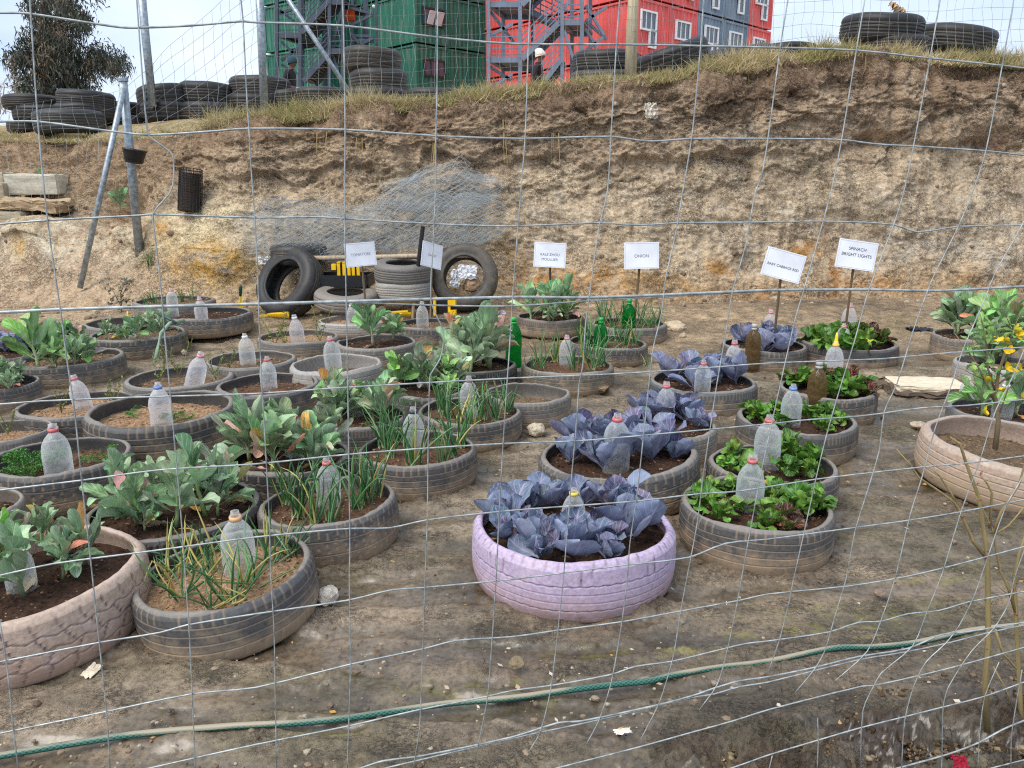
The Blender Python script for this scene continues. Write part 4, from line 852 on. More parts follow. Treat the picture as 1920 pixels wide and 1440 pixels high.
# tyre, top px, width px, kind, material, ring colour, tilt deg, cap, label, visible height ratio
for (tk, px, py, w, kind, mat, rc_, tilt, cap, label) in [
 ('T1',1076,915,47,'ribbed','pet','yellow',0,0,'clear bottle with a yellow neck ring in the lavender tyre'),
 ('T8',1158,775,52,'coke','pet','red',0,0,'clear bottle with a red neck ring in the second red cabbage tyre'),
 ('T9',1250,716,38,'straight','pet_white','red',0,0,'milky red ringed bottle in the third red cabbage tyre'),
 ('T10',1320,675,31,'coke','pet','red',0,0,'red ringed bottle deep among the fourth tyre of red cabbages'),
 ('T10',1378,637,31,'straight','pet_white','red',0,0,'dented milky bottle at the back of the fourth red cabbage tyre'),
 ('T11',1415,610,28,'coke','pet_brown','grey',0,1,'brown stained bottle among the farthest red cabbages'),
 ('T11',1446,580,25,'straight','pet_white','pink',0,0,'milky pink ringed bottle in front of the BABY CABBAGE RED stake'),
 ('T12',1412,853,52,'straight','pet','red',0,0,'tall clear bottle in the frontmost spinach tyre'),
 ('T13',1444,778,49,'coke','pet','red',0,0,'tall clear bottle in the second spinach tyre'),
 ('T14',1488,720,39,'ribbed','pet','blue',0,0,'clear bottle with a blue neck ring in the third spinach tyre'),
 ('T15',1537,680,36,'straight','pet_brown','grey',0,1,'brown bottle with a dull cap in the fourth spinach tyre'),
 ('T16',1568,640,33,'coke','pet_white','orange',0,2,'milky bottle with a yellow nozzle in the farthest spinach tyre'),
 ('T16',1583,606,25,'coke','pet','pink',0,0,'pale bottle right behind the nozzle bottle in the spinach'),
 ('T16',1595,568,27,'coke','pet_white','pink',0,0,'milky pink topped bottle at the back of the farthest spinach tyre'),
 ('T3',440,958,62,'coke','pet','orange',0,0,'wide clear bottle with an orange ring in the frontmost onion tyre'),
 ('T4',612,858,47,'ribbed','pet','red',0,0,'clear red ringed bottle in the second onion tyre'),
 ('T5',774,763,41,'ribbed','pet','dark',0,0,'clear bottle with a dark neck ring in the third onion tyre'),
 ('T6',879,705,37,'coke','pet','red',0,0,'cloudy red ringed bottle in the fourth onion tyre'),
 ('T45',1063,628,28,'coke','pet_white','pink',0,0,'milky bottle in the fifth onion tyre'),
 ('T46',1127,598,26,'ribbed','pet_green','green',0,1,'short green bottle in the sixth onion tyre'),
 ('T47',1180,563,25,'coke','pet_green','green',0,1,'taller green bottle in the farthest onion tyre'),
 ('T44',963,598,31,'coke','pet_green','green',0,1,'dark green bottle half hidden behind kale'),
 ('T44',890,625,27,'coke','pet','white',0,0,'clear uncapped bottle in the fifth kale tyre'),
 ('T43',795,675,25,'coke','pet','red',0,0,'red topped bottle in the fourth kale tyre'),
 ('T42',665,713,33,'coke','pet','red',0,0,'red ringed bottle in the third kale tyre'),
 ('T41',549,773,41,'coke','pet','red',0,0,'dirty red ringed bottle in the second kale tyre'),
 ('T40',332,857,45,'coke','pet','orange',0,0,'orange ringed bottle in the front kale tyre'),
 ('T22',98,795,50,'straight','pet','red',0,0,'tall clear bottle beside the bushy carrot top'),
 ('T21',295,717,41,'ribbed','pet_white','blue',0,0,'milky bottle with a blue neck ring in the deep tyre'),
 ('T24',137,703,33,'straight','pet_white','red',10,0,'crumpled milky bottle left of the deep tyre'),
 ('T32',377,660,34,'straight','pet_white','pink',-17,0,'milky bottle leaning right in the shallow tyre'),
 ('T34',500,668,31,'ribbed','pet','red',0,0,'clear red ringed bottle standing in bare brown soil'),
 ('T33',458,625,29,'coke','pet','white',3,0,'clear uncapped bottle in the sunken grey tyre'),
 ('T36',618,630,32,'coke','pet','red',4,0,'red ringed bottle inside the whitish ribbed tyre'),
 ('T35',551,590,27,'straight','pet_white','white',5,0,'milky torn bottle among the weeds'),
 ('T39',658,568,23,'ribbed','pet','white',4,0,'small clear bottle in the faded tyre'),
 ('T38',791,565,23,'straight','pet','pink',0,0,'torn clear bottle in the black tyre near the stacked tyres'),
 ('T28',373,556,24,'ribbed','pet_white','pink',2,0,'milky bottle beside the hand fork'),
 ('T29',320,540,20,'coke','pet','pink',0,0,'small pink topped bottle among the chives'),
 ('T27',240,594,21,'coke','pet_white','orange',0,2,'bottle with a yellow nozzle in the low kale tyre'),
 ('T26',125,630,20,'coke','pet','grey',0,0,'dim clear bottle among the bright green kale'),
 ('T2',27,1015,52,'coke','pet','red',0,0,'red ringed bottle hidden in the kale at the lower left'),
 ('T20',1888,715,36,'coke','pet','white',0,0,'clear bottle right of the thin shrub trunk'),
 ('T20',1815,705,27,'straight','pet_white','white',6,0,'milky bottle at the left rim behind the wide pinkish tyre')]:
    tp = TP[tk]; z0 = tp['zs']; q = on_z(px, py, z0 + 0.25); dia = w / FPX * zcam(q); full = dia * 3.0
    vis = dia * 2.15; q = on_z(px, py, z0 + vis); dia = w / FPX * zcam(q)
    dx, dy = q.x - tp['c'].x, q.y - tp['c'].y; dd = math.hypot(dx, dy); lim = tp['r'] * 0.78
    b = empty('bottle', (q.x, q.y, z0 + vis - dia * 3.0), label, 'bottle', GB, (0, 0, rng.uniform(0, 6.28)))
    if tilt: b.rotation_euler = (0, R(-tilt), 0); b.location = q - Vector((math.sin(R(-tilt)), 0, math.cos(tilt * math.pi / 180))) * dia * 3.0
    o = obj('bottle_body', BODY(kind, mat), None, b); o.scale = (dia, dia, dia)
    o = obj('neck_ring', RING, M['plastic'], b, RC[rc_]); o.scale = (dia, dia, dia)
    if cap == 1: o = obj('cap', CAP, M['plastic'], b, RC[rc_]); o.scale = (dia,) * 3
    if cap == 2: o = obj('nozzle', NOZ, M['plastic'], b, S(246, 208, 40)); o.scale = (dia,) * 3

# ------------------------------------------------------------------ plants
def leaf_mesh(name, wid, petiole, bend, cup, ruffle, seed, nu=24, nv=9, pw=0.02):
    r2 = np.random.default_rng(seed); u = np.linspace(0, 1, nu); v = np.linspace(-1, 1, nv)
    wu = np.interp(u, [p[0] for p in wid], [p[1] for p in wid]); wu = np.maximum(wu, pw)
    ang = bend * (u - 0.3) * (0.6 + 0.8 * u); du_ = 1 / (nu - 1)
    yy = np.concatenate([[0], np.cumsum(np.cos(ang))[:-1] * du_]); zz = np.concatenate([[0], np.cumsum(np.sin(ang))[:-1] * du_])
    Uu, Vv = np.meshgrid(u, v, indexing='ij'); W = wu[:, None]
    bl = sstep(petiole, petiole + 0.25, Uu)
    x = Vv * W * (1 - 0.12 * cup); lift = cup * (Vv ** 2) * W * 0.9 + ruffle * bl * (np.abs(Vv) ** 1.5) * np.sin(Uu * r2.uniform(11, 17) + np.sign(Vv) * 1.1 + r2.uniform(0, 6)) * W
    lift += 0.05 * bl * perlin(Vv * 1.3 + seed, Uu * 3, 0.5) + 0.05 * W * np.abs(Vv) * (petiole < 0.1)
    nrm_y, nrm_z = -np.sin(ang)[:, None], np.cos(ang)[:, None]
    edge = 1 + 0.05 * bl * np.sin(Uu * 34 + seed) * np.abs(Vv) ** 3
    twist = r2.uniform(-.35, .35) * Uu ** 2
    V = np.stack([x * edge, yy[:, None] + nrm_y * lift + twist * 0.12, zz[:, None] + nrm_z * lift + x * twist], -1).reshape(-1, 3)
    return mesh_np(name, V, grid_faces(nu, nv), uv=np.stack([Vv * 0.5 * np.minimum(1, W / 0.12) + 0.5, Uu], -1).reshape(-1, 2))
KW = [(0,.018),(.20,.018),(.28,.05),(.45,.15),(.62,.20),(.80,.19),(.93,.135),(.98,.08),(1,.03)]
KW2 = [(0,.018),(.16,.02),(.24,.06),(.40,.12),(.60,.155),(.80,.15),(.93,.105),(.98,.06),(1,.03)]
CW = [(0,.04),(.16,.045),(.26,.11),(.42,.25),(.60,.36),(.78,.37),(.92,.25),(.98,.12),(1,.03)]
SW = [(0,.016),(.28,.018),(.36,.06),(.52,.19),(.70,.24),(.86,.20),(.95,.12),(1,.02)]
LM = {'kale': [leaf_mesh('kale_leaf', KW if s % 2 else KW2, .2, (-.9, -.4, .35, -1.4)[s % 4], .35 + .25 * (s % 3), .20, s) for s in range(8)],
      'cab': [leaf_mesh('cabbage_leaf', CW, .05, (.35, .7, -.2, .5, -.8)[s % 5], 0.16 + .09 * (s % 3), .045, 20 + s, 24, 13) for s in range(9)],
      'spin': [leaf_mesh('spinach_leaf', SW, .28, (-1.3, -.5, -1.9, .2)[s % 4], .30, .30, 40 + s) for s in range(8)]}
def stem_mesh():
    mb = MB(); mb.tube([(0,0,-.05),(.02,.01,.25),(.0,.03,.5),(.03,.02,.8),(.02,.0,1)], [.06,.055,.05,.04,.02], 7); return mb.mesh('stem_shape', True)
STEM = stem_mesh()
def blade_mesh(s):
    r2 = np.random.default_rng(60 + s); k = 9; a = r2.uniform(.1, .9); kink = r2.random() < .35; pts = []; x = z = 0.0
    for i in range(k):
        t = i / (k - 1); pts.append((x, 0.05 * math.sin(t * 3 + s), z)); an = a * t * t * 1.6 + (1.3 if kink and t > .55 else 0); x += math.sin(an) / (k - 1); z += math.cos(an) / (k - 1)
    rr = [.016, .017, .017, .016, .015, .013, .011, .007, .001]; mb = MB(); mb.tube(pts, rr, 5, caps=False); return mb.mesh('onion_blade', True)
BLADE = [blade_mesh(s) for s in range(12)]
def frond_mesh(s):
    r2 = np.random.default_rng(80 + s); mb = MB(); P0 = []
    for i in range(8):
        t = i / 7; P0.append(Vector((0.02 * math.sin(3 * t + s), t * math.cos(.9 * t) * .9, t * math.sin(1.2 - .8 * t) * .35)))
    mb.tube(P0, [.010] * 7 + [.004], 3, caps=False)
    for i in range(2, 8):
        for sd in (-1, 1):
            L_ = .34 * (1 - .55 * i / 7); b0 = P0[i]
            for j in range(6):
                q = b0 + Vector((sd * L_ * (j + 1) / 6, .10 * j / 6, .04 * math.sin(j + i)))
                for m in range(3):
                    dv_ = Vector((sd * r2.uniform(-.2, .9), r2.uniform(-.6, .9), r2.uniform(-.4, .7))).normalized() * .065; n_ = Vector((r2.normal(), r2.normal(), r2.normal())).normalized().cross(dv_).normalized() * .011
                    mb.add([tuple(q), tuple(q + dv_ * .5 + n_), tuple(q + dv_), tuple(q + dv_ * .5 - n_)], [(0, 1, 2, 3)])
    return mb.mesh('carrot_frond')
FROND = [frond_mesh(s) for s in range(4)]
def jit(c, k=.16):
    c = np.array(c, float) * (1 + rng.normal(0, k * .6)); c = c * (1 + rng.normal(0, k * .25, 3)); return S(*np.clip(c, 4, 250))
def add_leaf(pl, me, mat, colr, L_, yaw, el, loc=(0, 0, 0), roll=0.0, wide=1.0):
    o = obj('leaf', me, mat, pl, colr); o.location = loc; o.scale = (L_ * wide, L_, L_); o.rotation_euler = Euler((el, roll, yaw), 'XYZ'); return o
def red_cabbage(p, R_, label, group, small=False):
    pl = empty('red_cabbage', p, label, 'red cabbage', group, (rng.normal(0, .08), rng.normal(0, .08), rng.uniform(0, 6.28)))
    n = 7 if small else 9
    for i in range(n):
        t = i / (n - 1); el = R(82 - 44 * t) + rng.normal(0, .17); yaw = i * 2.4 + rng.normal(0, .35); L_ = R_ * (0.74 + .46 * t) * rng.uniform(.85, 1.15)
        c = jit([(84,96,120),(98,110,134),(84,74,100),(82,102,118),(124,136,158),(98,84,110)][rng.integers(0, 6)])
        m = (rng.integers(0, 4) if t < .75 else rng.integers(0, 9))
        add_leaf(pl, LM['cab'][m], M['leaf_red'], c, L_, yaw, el, (0, 0, R_ * .10 * (1 - t)), rng.normal(0, .25), rng.uniform(.78, 1.0))
    return pl
def kale(p, h, label, group, tone=0, n=None, old=True):
    tone = tone if rng.random() < .7 else int(rng.integers(0, 3))
    pl = empty('kale_plant', p, label, 'kale', group, (rng.normal(0, .10), rng.normal(0, .10), rng.uniform(0, 6.28)))
    st = obj('stem', STEM, M['plastic'], pl, jit((150, 164, 120))); sh = h * rng.uniform(.34, .5); st.scale = (h * .55, h * .55, sh)
    n = n or rng.integers(13, 19)
    pal = [[(132,166,120),(146,176,130),(116,152,108),(156,180,142)], [(118,172,76),(134,182,90),(104,158,70),(150,188,106)], [(146,170,130),(154,178,134),(128,158,116),(126,136,116)], [(84,138,78),(98,150,88),(74,124,70),(112,160,98)]][tone]
    for i in range(n):
        t = i / (n - 1); el = R(34 + 52 * t ** .8) + rng.normal(0, .2); yaw = i * 2.4 + rng.normal(0, .35); L_ = h * (.70 - .10 * t) * rng.uniform(.75, 1.2)
        c = jit(pal[rng.integers(0, 4)], .14)
        if old and rng.random() < .07: c = jit([(206,128,96),(196,150,138),(210,170,80),(120,104,108)][rng.integers(0, 4)])
        add_leaf(pl, LM['kale'][rng.integers(0, 8)], M['leaf'], c, L_, yaw, el, (0, 0, sh * (.30 + .7 * t)), rng.normal(0, .3), rng.uniform(.75, 1.1))
    if old and rng.random() < .6: add_leaf(pl, LM['kale'][2], M['leaf'], jit([(210,128,92),(190,140,128),(206,160,70),(176,150,120)][rng.integers(0, 4)]), h * .4, rng.uniform(0, 6.28), R(-4), (0, 0, .012), .3, 1.2)
    return pl
def spinach(p, h, label, group, dark=False, tone=0):
    pl = empty('spinach_plant', p, label, 'spinach', group, (rng.normal(0, .1), rng.normal(0, .1), rng.uniform(0, 6.28)))
    for i in range(rng.integers(12, 17)):
        el = R(rng.uniform(22, 80)); yaw = i * 2.4 + rng.normal(0, .3)
        c = jit([(74,22,34),(58,20,28),(92,30,44)][rng.integers(0, 3)]) if dark else jit([(70,116,40),(88,132,48),(56,100,36),(104,142,56)][rng.integers(0, 4)])
        if not dark and rng.random() < .012: c = jit((216, 200, 60))
        add_leaf(pl, LM['spin'][rng.integers(0, 8)], M['leaf_gloss'], c, h * rng.uniform(.7, 1.1), yaw, el, (0, 0, 0), rng.normal(0, .3), rng.uniform(.95, 1.3))
    return pl
def onion(p, h, label, group, yellow=.16, n=None, sp_=.22):
    pl = empty('onion_plant', p, label, 'onion', group, (0, 0, rng.uniform(0, 6.28)))
    for i in range(n or rng.integers(9, 15)):
        c = jit((182,170,96) if rng.random() < yellow else [(64,108,58),(80,124,70),(56,98,60),(108,142,94)][rng.integers(0, 4)], .12)
        o = obj('leaf', BLADE[rng.integers(0, 12)], M['blade'], pl, c); L_ = h * rng.uniform(.7, 1.15); o.scale = (L_, L_, L_); o.location = (rng.normal(0, .012), rng.normal(0, .012), -.01)
        o.rotation_euler = (rng.normal(0, sp_), rng.normal(0, sp_), rng.uniform(0, 6.28))
    return pl
ORD = ['leftmost', 'second from left', 'third from left', 'fourth from left', 'fifth from left', 'sixth from left', 'seventh from left', 'eighth from left', 'ninth from left', 'tenth from left', 'eleventh from left', 'twelfth from left']
def planting(tk, kind, lst, word, grp, fn):
    tp = TP[tk]; pr = []
    for it in lst:
        px, py, s_ = it[0], it[1], it[2]; q = on_z(px, py, tp['zs'] + .01); dx, dy = q.x - tp['c'].x, q.y - tp['c'].y; dd = math.hypot(dx, dy); lim = tp['r'] * (.66 if kind == 'c' and fn is not None and 'cabbage' in word else .80)
        if dd > lim: q.x = tp['c'].x + dx * lim / dd; q.y = tp['c'].y + dy * lim / dd
        pr.append((q, s_ / FPX * zcam(q), it[3:]))
    pr.sort(key=lambda a: a[0].x / a[0].y)
    for i, (q, s_, ex) in enumerate(pr):
        n = len(pr); w = 'only' if n == 1 else ('rightmost' if i == n - 1 else ORD[i])
        fn(q, s_, (word + ' in ' + tp['short'] if n == 1 else w + ' ' + word + ' in ' + tp['short']), grp, *ex)
GRC, GK, GS, GO = 'red cabbages growing in the tyres', 'kale plants growing in the tyres', 'spinach plants growing in the tyres', 'onion plants growing in the tyres'
for tk, l in {'T1': [(922,985,62),(985,950,50),(1010,1030,58),(1068,1040,66),(1178,1005,74),(1195,945,60),(1105,925,44),(950,1015,46),(1125,1030,50),(1225,985,44),(1040,935,40),(1005,1050,48),(1140,1052,46)],
              'T8': [(1068,835,62),(1040,868,48),(1132,880,64),(1222,865,70),(1182,800,58),(1265,835,62),(1108,790,54),(1085,810,50),(1215,815,52),(1170,870,48),(1270,860,46)],
              'T9': [(1190,765,46),(1235,780,48),(1303,785,52),(1275,745,44),(1210,742,40),(1325,800,34)],
              'T10': [(1255,715,44),(1300,728,44),(1350,718,46),(1395,718,48),(1330,690,40),(1280,690,38),(1395,688,38)],
              'T11': [(1430,665,40),(1465,660,40),(1488,645,36),(1400,645,36),(1440,630,34),(1475,620,34),(1400,620,28)],
              'T31': [(22,655,36),(58,645,32),(5,640,30),(92,640,26)]}.items():
    planting(tk, 'c', l, 'red cabbage', GRC, lambda p, s_, lb, g, tk=tk: red_cabbage(p, s_ * (1.28 if tk == 'T1' else 1.15 if tk == 'T8' else 1.12), lb, g))
for tk, l in {'T2': [(45,1120,140,0),(15,1075,120,1),(118,1085,95,0),(168,1060,105,0),(85,1025,95,0)],
              'T40': [(258,985,120,0),(222,955,115,0),(330,985,130,0),(385,965,135,0),(430,945,110,0),(300,930,80,2),(352,920,80,0)],
              'T41': [(510,885,125,0),(468,862,115,0),(592,872,100,0),(540,845,95,0),(445,855,90,0),(622,845,90,2)],
              'T42': [(640,795,85,2),(722,795,92,0),(682,775,75,1),(610,775,85,2),(738,770,70,0),(590,765,75,2)],
              'T43': [(745,730,75,1),(788,728,78,1),(832,722,72,2),(858,726,60,0),(728,712,52,0)],
              'T44': [(845,690,98,0),(880,700,90,2),(918,690,118,0),(942,660,100,0),(880,655,85,0),(935,640,85,0)],
              'T48': [(990,605,80,0),(1030,605,92,3),(1065,598,90,3),(1000,580,70,3),(1050,575,66,3)],
              'T37': [(700,648,78,3),(737,638,50,3)],
              'T26': [(62,695,105,1),(105,685,78,1),(142,695,60,0),(178,690,60,0),(152,645,58,3),(90,650,60,1)],
              'T27': [(200,636,38,3),(228,640,32,3),(262,640,50,3),(300,632,52,2),(282,620,40,0)],
              'T25': [(15,720,55,0),(-10,712,50,1),(40,715,40,3)],
              'T18': [(1795,628,92,3),(1832,622,78,3)],
              'T19': [(1868,675,125,1),(1905,668,130,3),(1840,672,70,3)],
              'T20': [(1840,780,92,1),(1905,780,100,3)]}.items():
    tq = TP[tk]; cxp, cyp = [float(v) for v in to_px(np.array((tq['c'].x, tq['c'].y, tq['zs'])))]; wp = tq['r'] * FPX / zcam(tq['c']); hm = float(np.mean([a_[2] for a_ in l]))
    for _ in range(3 if wp > 60 and tk not in ('T37', 'T20') else 0): l.append((cxp + wp * rng.uniform(-.65, .65), cyp + wp * .32 * rng.uniform(-.6, .8), hm * rng.uniform(.6, .95), l[0][3]))
    planting(tk, 'k', l, 'kale', GK, lambda p, s_, lb, g, tone, tk=tk: kale(p, s_ * (.86 if tk == 'T48' else 1.04), lb, g, tone))
for tk, l in {'T12': [(1322,952,52,0),(1348,975,44,0),(1372,925,46,0),(1440,992,50,0),(1492,962,60,0),(1525,965,56,0),(1462,985,58,1),(1542,950,60,0),(1478,998,44,1),(1440,968,40,0),(1395,960,40,0),(1320,920,40,0),(1450,935,50,0)],
              'T13': [(1375,862,46,0),(1365,885,40,0),(1495,855,66,0),(1470,890,46,0),(1530,872,50,0),(1512,895,44,0),(1405,890,36,0),(1478,862,44,0)],
              'T14': [(1425,788,42,0),(1455,802,44,0),(1520,788,42,0),(1560,780,42,0),(1540,805,36,0),(1408,778,36,0),(1455,775,34,0),(1580,795,30,0)],
              'T15': [(1500,725,46,0),(1590,738,62,0),(1560,745,48,0),(1612,712,48,1),(1632,728,40,1),(1510,700,46,1),(1625,745,40,1),(1540,725,40,1),(1482,722,42,1),(1590,705,40,1),(1560,712,44,0)],
              'T16': [(1530,645,44,0),(1550,662,46,0),(1592,660,46,0),(1622,655,42,0),(1640,630,46,1),(1600,640,40,0),(1560,622,38,0),(1538,625,36,0),(1650,648,38,1),(1618,622,40,1)]}.items():
    planting(tk, 's', l, 'spinach', GS, lambda p, s_, lb, g, dk: spinach(p, s_ * .96, lb, g, bool(dk)))
for tk, l in {'T3': [(335,1115,115),(432,1125,115),(392,1070,110),(505,1055,115),(302,1075,95),(470,1095,120),(350,1065,95),(545,1040,90),(395,1135,80)],
              'T4': [(562,965,130),(592,980,125),(668,955,125),(700,930,120),(622,982,120),(532,940,100),(692,945,110)],
              'T5': [(730,855,120),(776,872,120),(832,868,105),(862,835,100),(745,825,100),(850,855,100),(715,835,100)],
              'T6': [(840,782,85),(862,792,85),(886,797,75),(906,784,85),(930,788,80),(952,772,75),(825,768,75)],
              'T45': [(1015,690,70),(1072,695,70),(1112,692,75),(1040,675,65),(1102,675,70),(1125,685,65),(995,695,40)],
              'T46': [(1105,650,65),(1172,650,62),(1192,645,55),(1130,655,55),(1088,640,60),(1160,636,55)],
              'T47': [(1130,605,60),(1150,615,60),(1222,620,55),(1202,610,55),(1240,608,50),(1165,600,50)],
              'T29': [(290,568,34),(340,566,34),(362,562,32),(302,575,30),(275,570,28),(330,572,30)]}.items():
    planting(tk, 'o', l, 'chive clump' if tk == 'T29' else 'onion', GO, lambda p, s_, lb, g, tk=tk: onion(p, s_ * (1.15 if tk == 'T3' else 1.0), lb, g, .24 if tk == 'T3' else .09, 11 if tk == 'T3' else None, .5 if tk == 'T3' else .25))
def carrot(p, s_, label, group, n=14):
    pl = empty('carrot_plant', p, label, 'carrot', group)
    for i in range(n):
        o = obj('leaf', FROND[i % 4], M['blade'], pl, jit((72,128,44), .15)); L_ = s_ * rng.uniform(.7, 1.15); o.scale = (L_,) * 3; o.rotation_euler = (R(rng.uniform(0, 55)), rng.normal(0, .3), rng.uniform(0, 6.28))
GC = 'carrot plants in the left tyres'
planting('T22', 'c', [(62,888,78,20),(105,872,55,10),(200,862,44,8),(165,868,30,6)], 'carrot top', GC, lambda p, s_, lb, g, n: carrot(p, s_, lb, g, n))
planting('T21', 'c', [(318,790,34,7),(258,778,30,6),(348,786,34,7)], 'carrot seedling', GC, lambda p, s_, lb, g, n: carrot(p, s_, lb, g, n))
def weed(p, h, label, group):
    pl = empty('weed', p, label, 'weed', group); mb = MB(); fl = MB(); lf = MB()
    for i in range(5):
        a = rng.uniform(0, 6.28); q = Vector((0, 0, 0)); pts = [q.copy()]
        for j in range(4):
            q = q + Vector((math.cos(a) * .12, math.sin(a) * .12, .26)) * h * rng.uniform(.6, 1.1); pts.append(q.copy()); a += rng.normal(0, .7)
            for _ in range(3):
                d = Vector(rng.normal(size=3)).normalized() * h * .12; n_ = d.cross(Vector(rng.normal(size=3))).normalized() * h * .022
                lf.add([tuple(q), tuple(q + d * .5 + n_), tuple(q + d), tuple(q + d * .5 - n_)], [(0, 1, 2, 3)])
        mb.tube(pts, .0022, 3, caps=False)
    mb.build('stem', M['fine'], pl, S(120, 116, 72)); lf.build('foliage', M['fine'], pl, S(112, 128, 66))
    return pl
GWD = 'spindly weeds in the bare tyres'
for tk, l in {'T35': [(505,650,65),(600,640,60),(530,652,40)], 'T32': [(300,715,60),(335,700,60),(405,712,50)], 'T24': [(115,775,50),(215,765,60)], 'T39': [(690,600,40)], 'T23': [(15,815,50)], 'T38': [(845,608,26)], 'T33': [(430,690,40)]}.items():
    planting(tk, 'w', l, 'spindly weed', GWD, lambda p, s_, lb, g: weed(p, s_, lb, g))

# ------------------------------------------------------------------ sign boards on stakes
def text_mesh(body, size, align='CENTER'):
    cu = bpy.data.curves.new('lettering', 'FONT'); cu.body = body; cu.size = size; cu.align_x = align; cu.align_y = 'CENTER'; cu.space_line = 1.35
    cu.extrude = 0.0004; o = bpy.data.objects.new('lettering', cu); C.objects.link(o)
    me = bpy.data.meshes.new_from_object(o.evaluated_get(bpy.context.evaluated_depsgraph_get())); bpy.data.objects.remove(o); return me
GSG = 'white crop signs on stakes'
for (cx, cy, d, wpx, hpx, roll, yaw, txt, toff, foot, tone, label, col) in [
  (1606,478,6.10,74,53,-8,0,'SPINACH\nBRIGHT LIGHTS',.02,(1590,590),(120,96,66),'white sign reading SPINACH BRIGHT LIGHTS on a wooden stake',(70,74,84)),
  (1469,497,6.05,75,53,-15,0,'BABY CABBAGE RED',-.015,(1457,590),(112,92,66),'white sign reading BABY CABBAGE RED tilted on its stake',(78,82,92)),
  (1203,479,6.9,65,49,1,0,'ONION',-.005,(1189,600),(112,92,62),'white sign reading ONION on a thin stake',(120,124,136)),
  (1031,478,7.3,60,46,-3,0,'KALE ZHOU\nMOULLIER',-.02,(1033,575),(70,74,70),'white sign reading KALE ZHOU MOULLIER above the tall kale',(120,124,136)),
  (676,477,7.35,52,44,3,28,'TOMATOES',0,(687,590),(120,104,80),'white sign reading TOMATOES turned a little aside',(150,154,164)),
  (810,479,7.6,34,46,-15,48,'GARLIC',0,(806,592),(128,116,96),'white sign turned aside beside the black stick, print barely readable',(156,158,168))]:
    p = at_d(cx, cy, d); zc = zcam(p); w = wpx * zc / FPX / math.cos(R(yaw)); h = hpx * zc / FPX
    ft = at_d(foot[0], foot[1], d + .03); s_ = empty('crop_sign', ft, label, 'sign', GSG)
    Mx = Matrix.Rotation(R(yaw), 4, 'Z') @ Matrix.Rotation(R(90 - 6), 4, 'X') @ Matrix.Rotation(R(roll), 4, 'Z'); loc = p - ft
    mb = MB(); mb.box((0, 0, 0), (w, h, .004)); b = mb.build('board', M['painted'], s_, S(236, 238, 244)); b.matrix_local = Matrix.Translation(loc) @ Mx
    mb = MB(); q = .93; t_ = .0018
    for x0 in (-1, 1): mb.box((x0 * w * q / 2, 0, 0), (t_, h * q * .985 + t_, .0008)); mb.box((0, x0 * h * q * .985 / 2, 0), (w * q - t_, t_, .0008))
    o = mb.build('border', M['plastic'], b, S(192, 202, 224)); o.location = (0, 0, .0028)
    o = obj('lettering', text_mesh(txt, .037 * w / .30 * (0.72 if txt.startswith('BABY') else 0.9 if len(txt) > 14 else 1)), M['plastic'], b, S(*col)); o.location = (0, toff, .0028)
    top = loc + Vector((.0, .016 + h * .04, h * .30)); mb = MB(); mb.bar((0, .02, -.12), top, .018, .012); mb.build('stake', M['wood'], s_, S(*tone))

# ------------------------------------------------------------------ things at the foot of the bank
def solid(name, label, cat, mb, mat, col, group=None, loc=(0, 0, 0), rot=(0, 0, 0), smooth=False):
    o = mb.build(name, mat, None, S(*col), smooth); o.location = loc; o.rotation_euler = rot; return tag(o, label, cat, group)
mb = MB(); mb.tube([at_d(793,424,7.75), at_d(785,490,7.75), at_d(776,556,7.75)], .022, 8); mb2 = MB(); mb2.tube([at_d(776,556,7.75), at_d(773,600,7.72)], .015, 6)
r0 = empty('stick', at_d(773,600,7.72), 'black pipe on a pale stick standing by the grey tyre stack', 'stick')
for m_, nm, ma, c in ((mb, 'pipe', M['plastic'], (34,34,36)), (mb2, 'shaft', M['wood'], (176,156,124))):
    o = m_.build(nm, ma, r0, S(*c)); o.matrix_parent_inverse = Matrix.Translation(-r0.location)
mb = MB(); mb.tube([at_d(588,484,8.12), at_d(680,483,8.12), at_d(780,480,8.12), at_d(890,479,8.12)], .026, 8)
solid('wooden_pole', 'long pale pole laid level across the stacked tyres', 'pole', mb, M['wood'], (184,168,142), smooth=True)
def crate(label, px, py, d, wpx, hpx, slats, rot):
    p = at_d(px, py, d); k = zcam(p) / FPX; w, h = wpx * k, hpx * k; c = empty('plastic_crate', p - Vector((0, 0, h / 2)), label, 'crate', 'yellow and black plastic pieces', (0, 0, R(rot)))
    mb = MB(); mb.box((0, .06, h / 2), (w * .86, .10, h * .94)); mb.build('core', M['plastic'], c, S(30, 30, 34))
    for x0 in slats:
        mb = MB(); mb.box((x0 * w, 0, h / 2), (w * .11, .06, h)); mb.box((x0 * w, .02, h * .98), (w * .11, .10, h * .06)); mb.build('slat', M['plastic'], c, S(244, 198, 26))
    return c, w, h
c, w, h = crate('yellow slatted plastic crate lying on the black tray', 651, 512, 7.95, 50, 40, (-.30, -.10, .08, .24, .42), 4)
for z0 in (.22, .80):
    mb = MB(); mb.box((-.47 * w, -.01, z0 * h), (.16 * w, .07, .26 * h)); mb.build('prong', M['plastic'], c, S(244, 198, 26))
c, w, h = crate('black and yellow plastic piece with two prongs behind the torn bottle tyre', 833, 575, 7.6, 42, 32, (-.42, .24), -6)
for z0 in (.18, .78):
    mb = MB(); mb.box((.40 * w, -.01, z0 * h), (.28 * w, .07, .30 * h)); mb.build('prong', M['plastic'], c, S(244, 198, 26))
mb = MB(); p = at_d(645, 524, 8.05); mb.box((0,0,.01), (.56,.36,.02)); 
for x0, y0, a, b in ((-.28,0,.02,.36),(.28,0,.02,.36)): mb.box((x0,y0,.06), (a,b,.12))
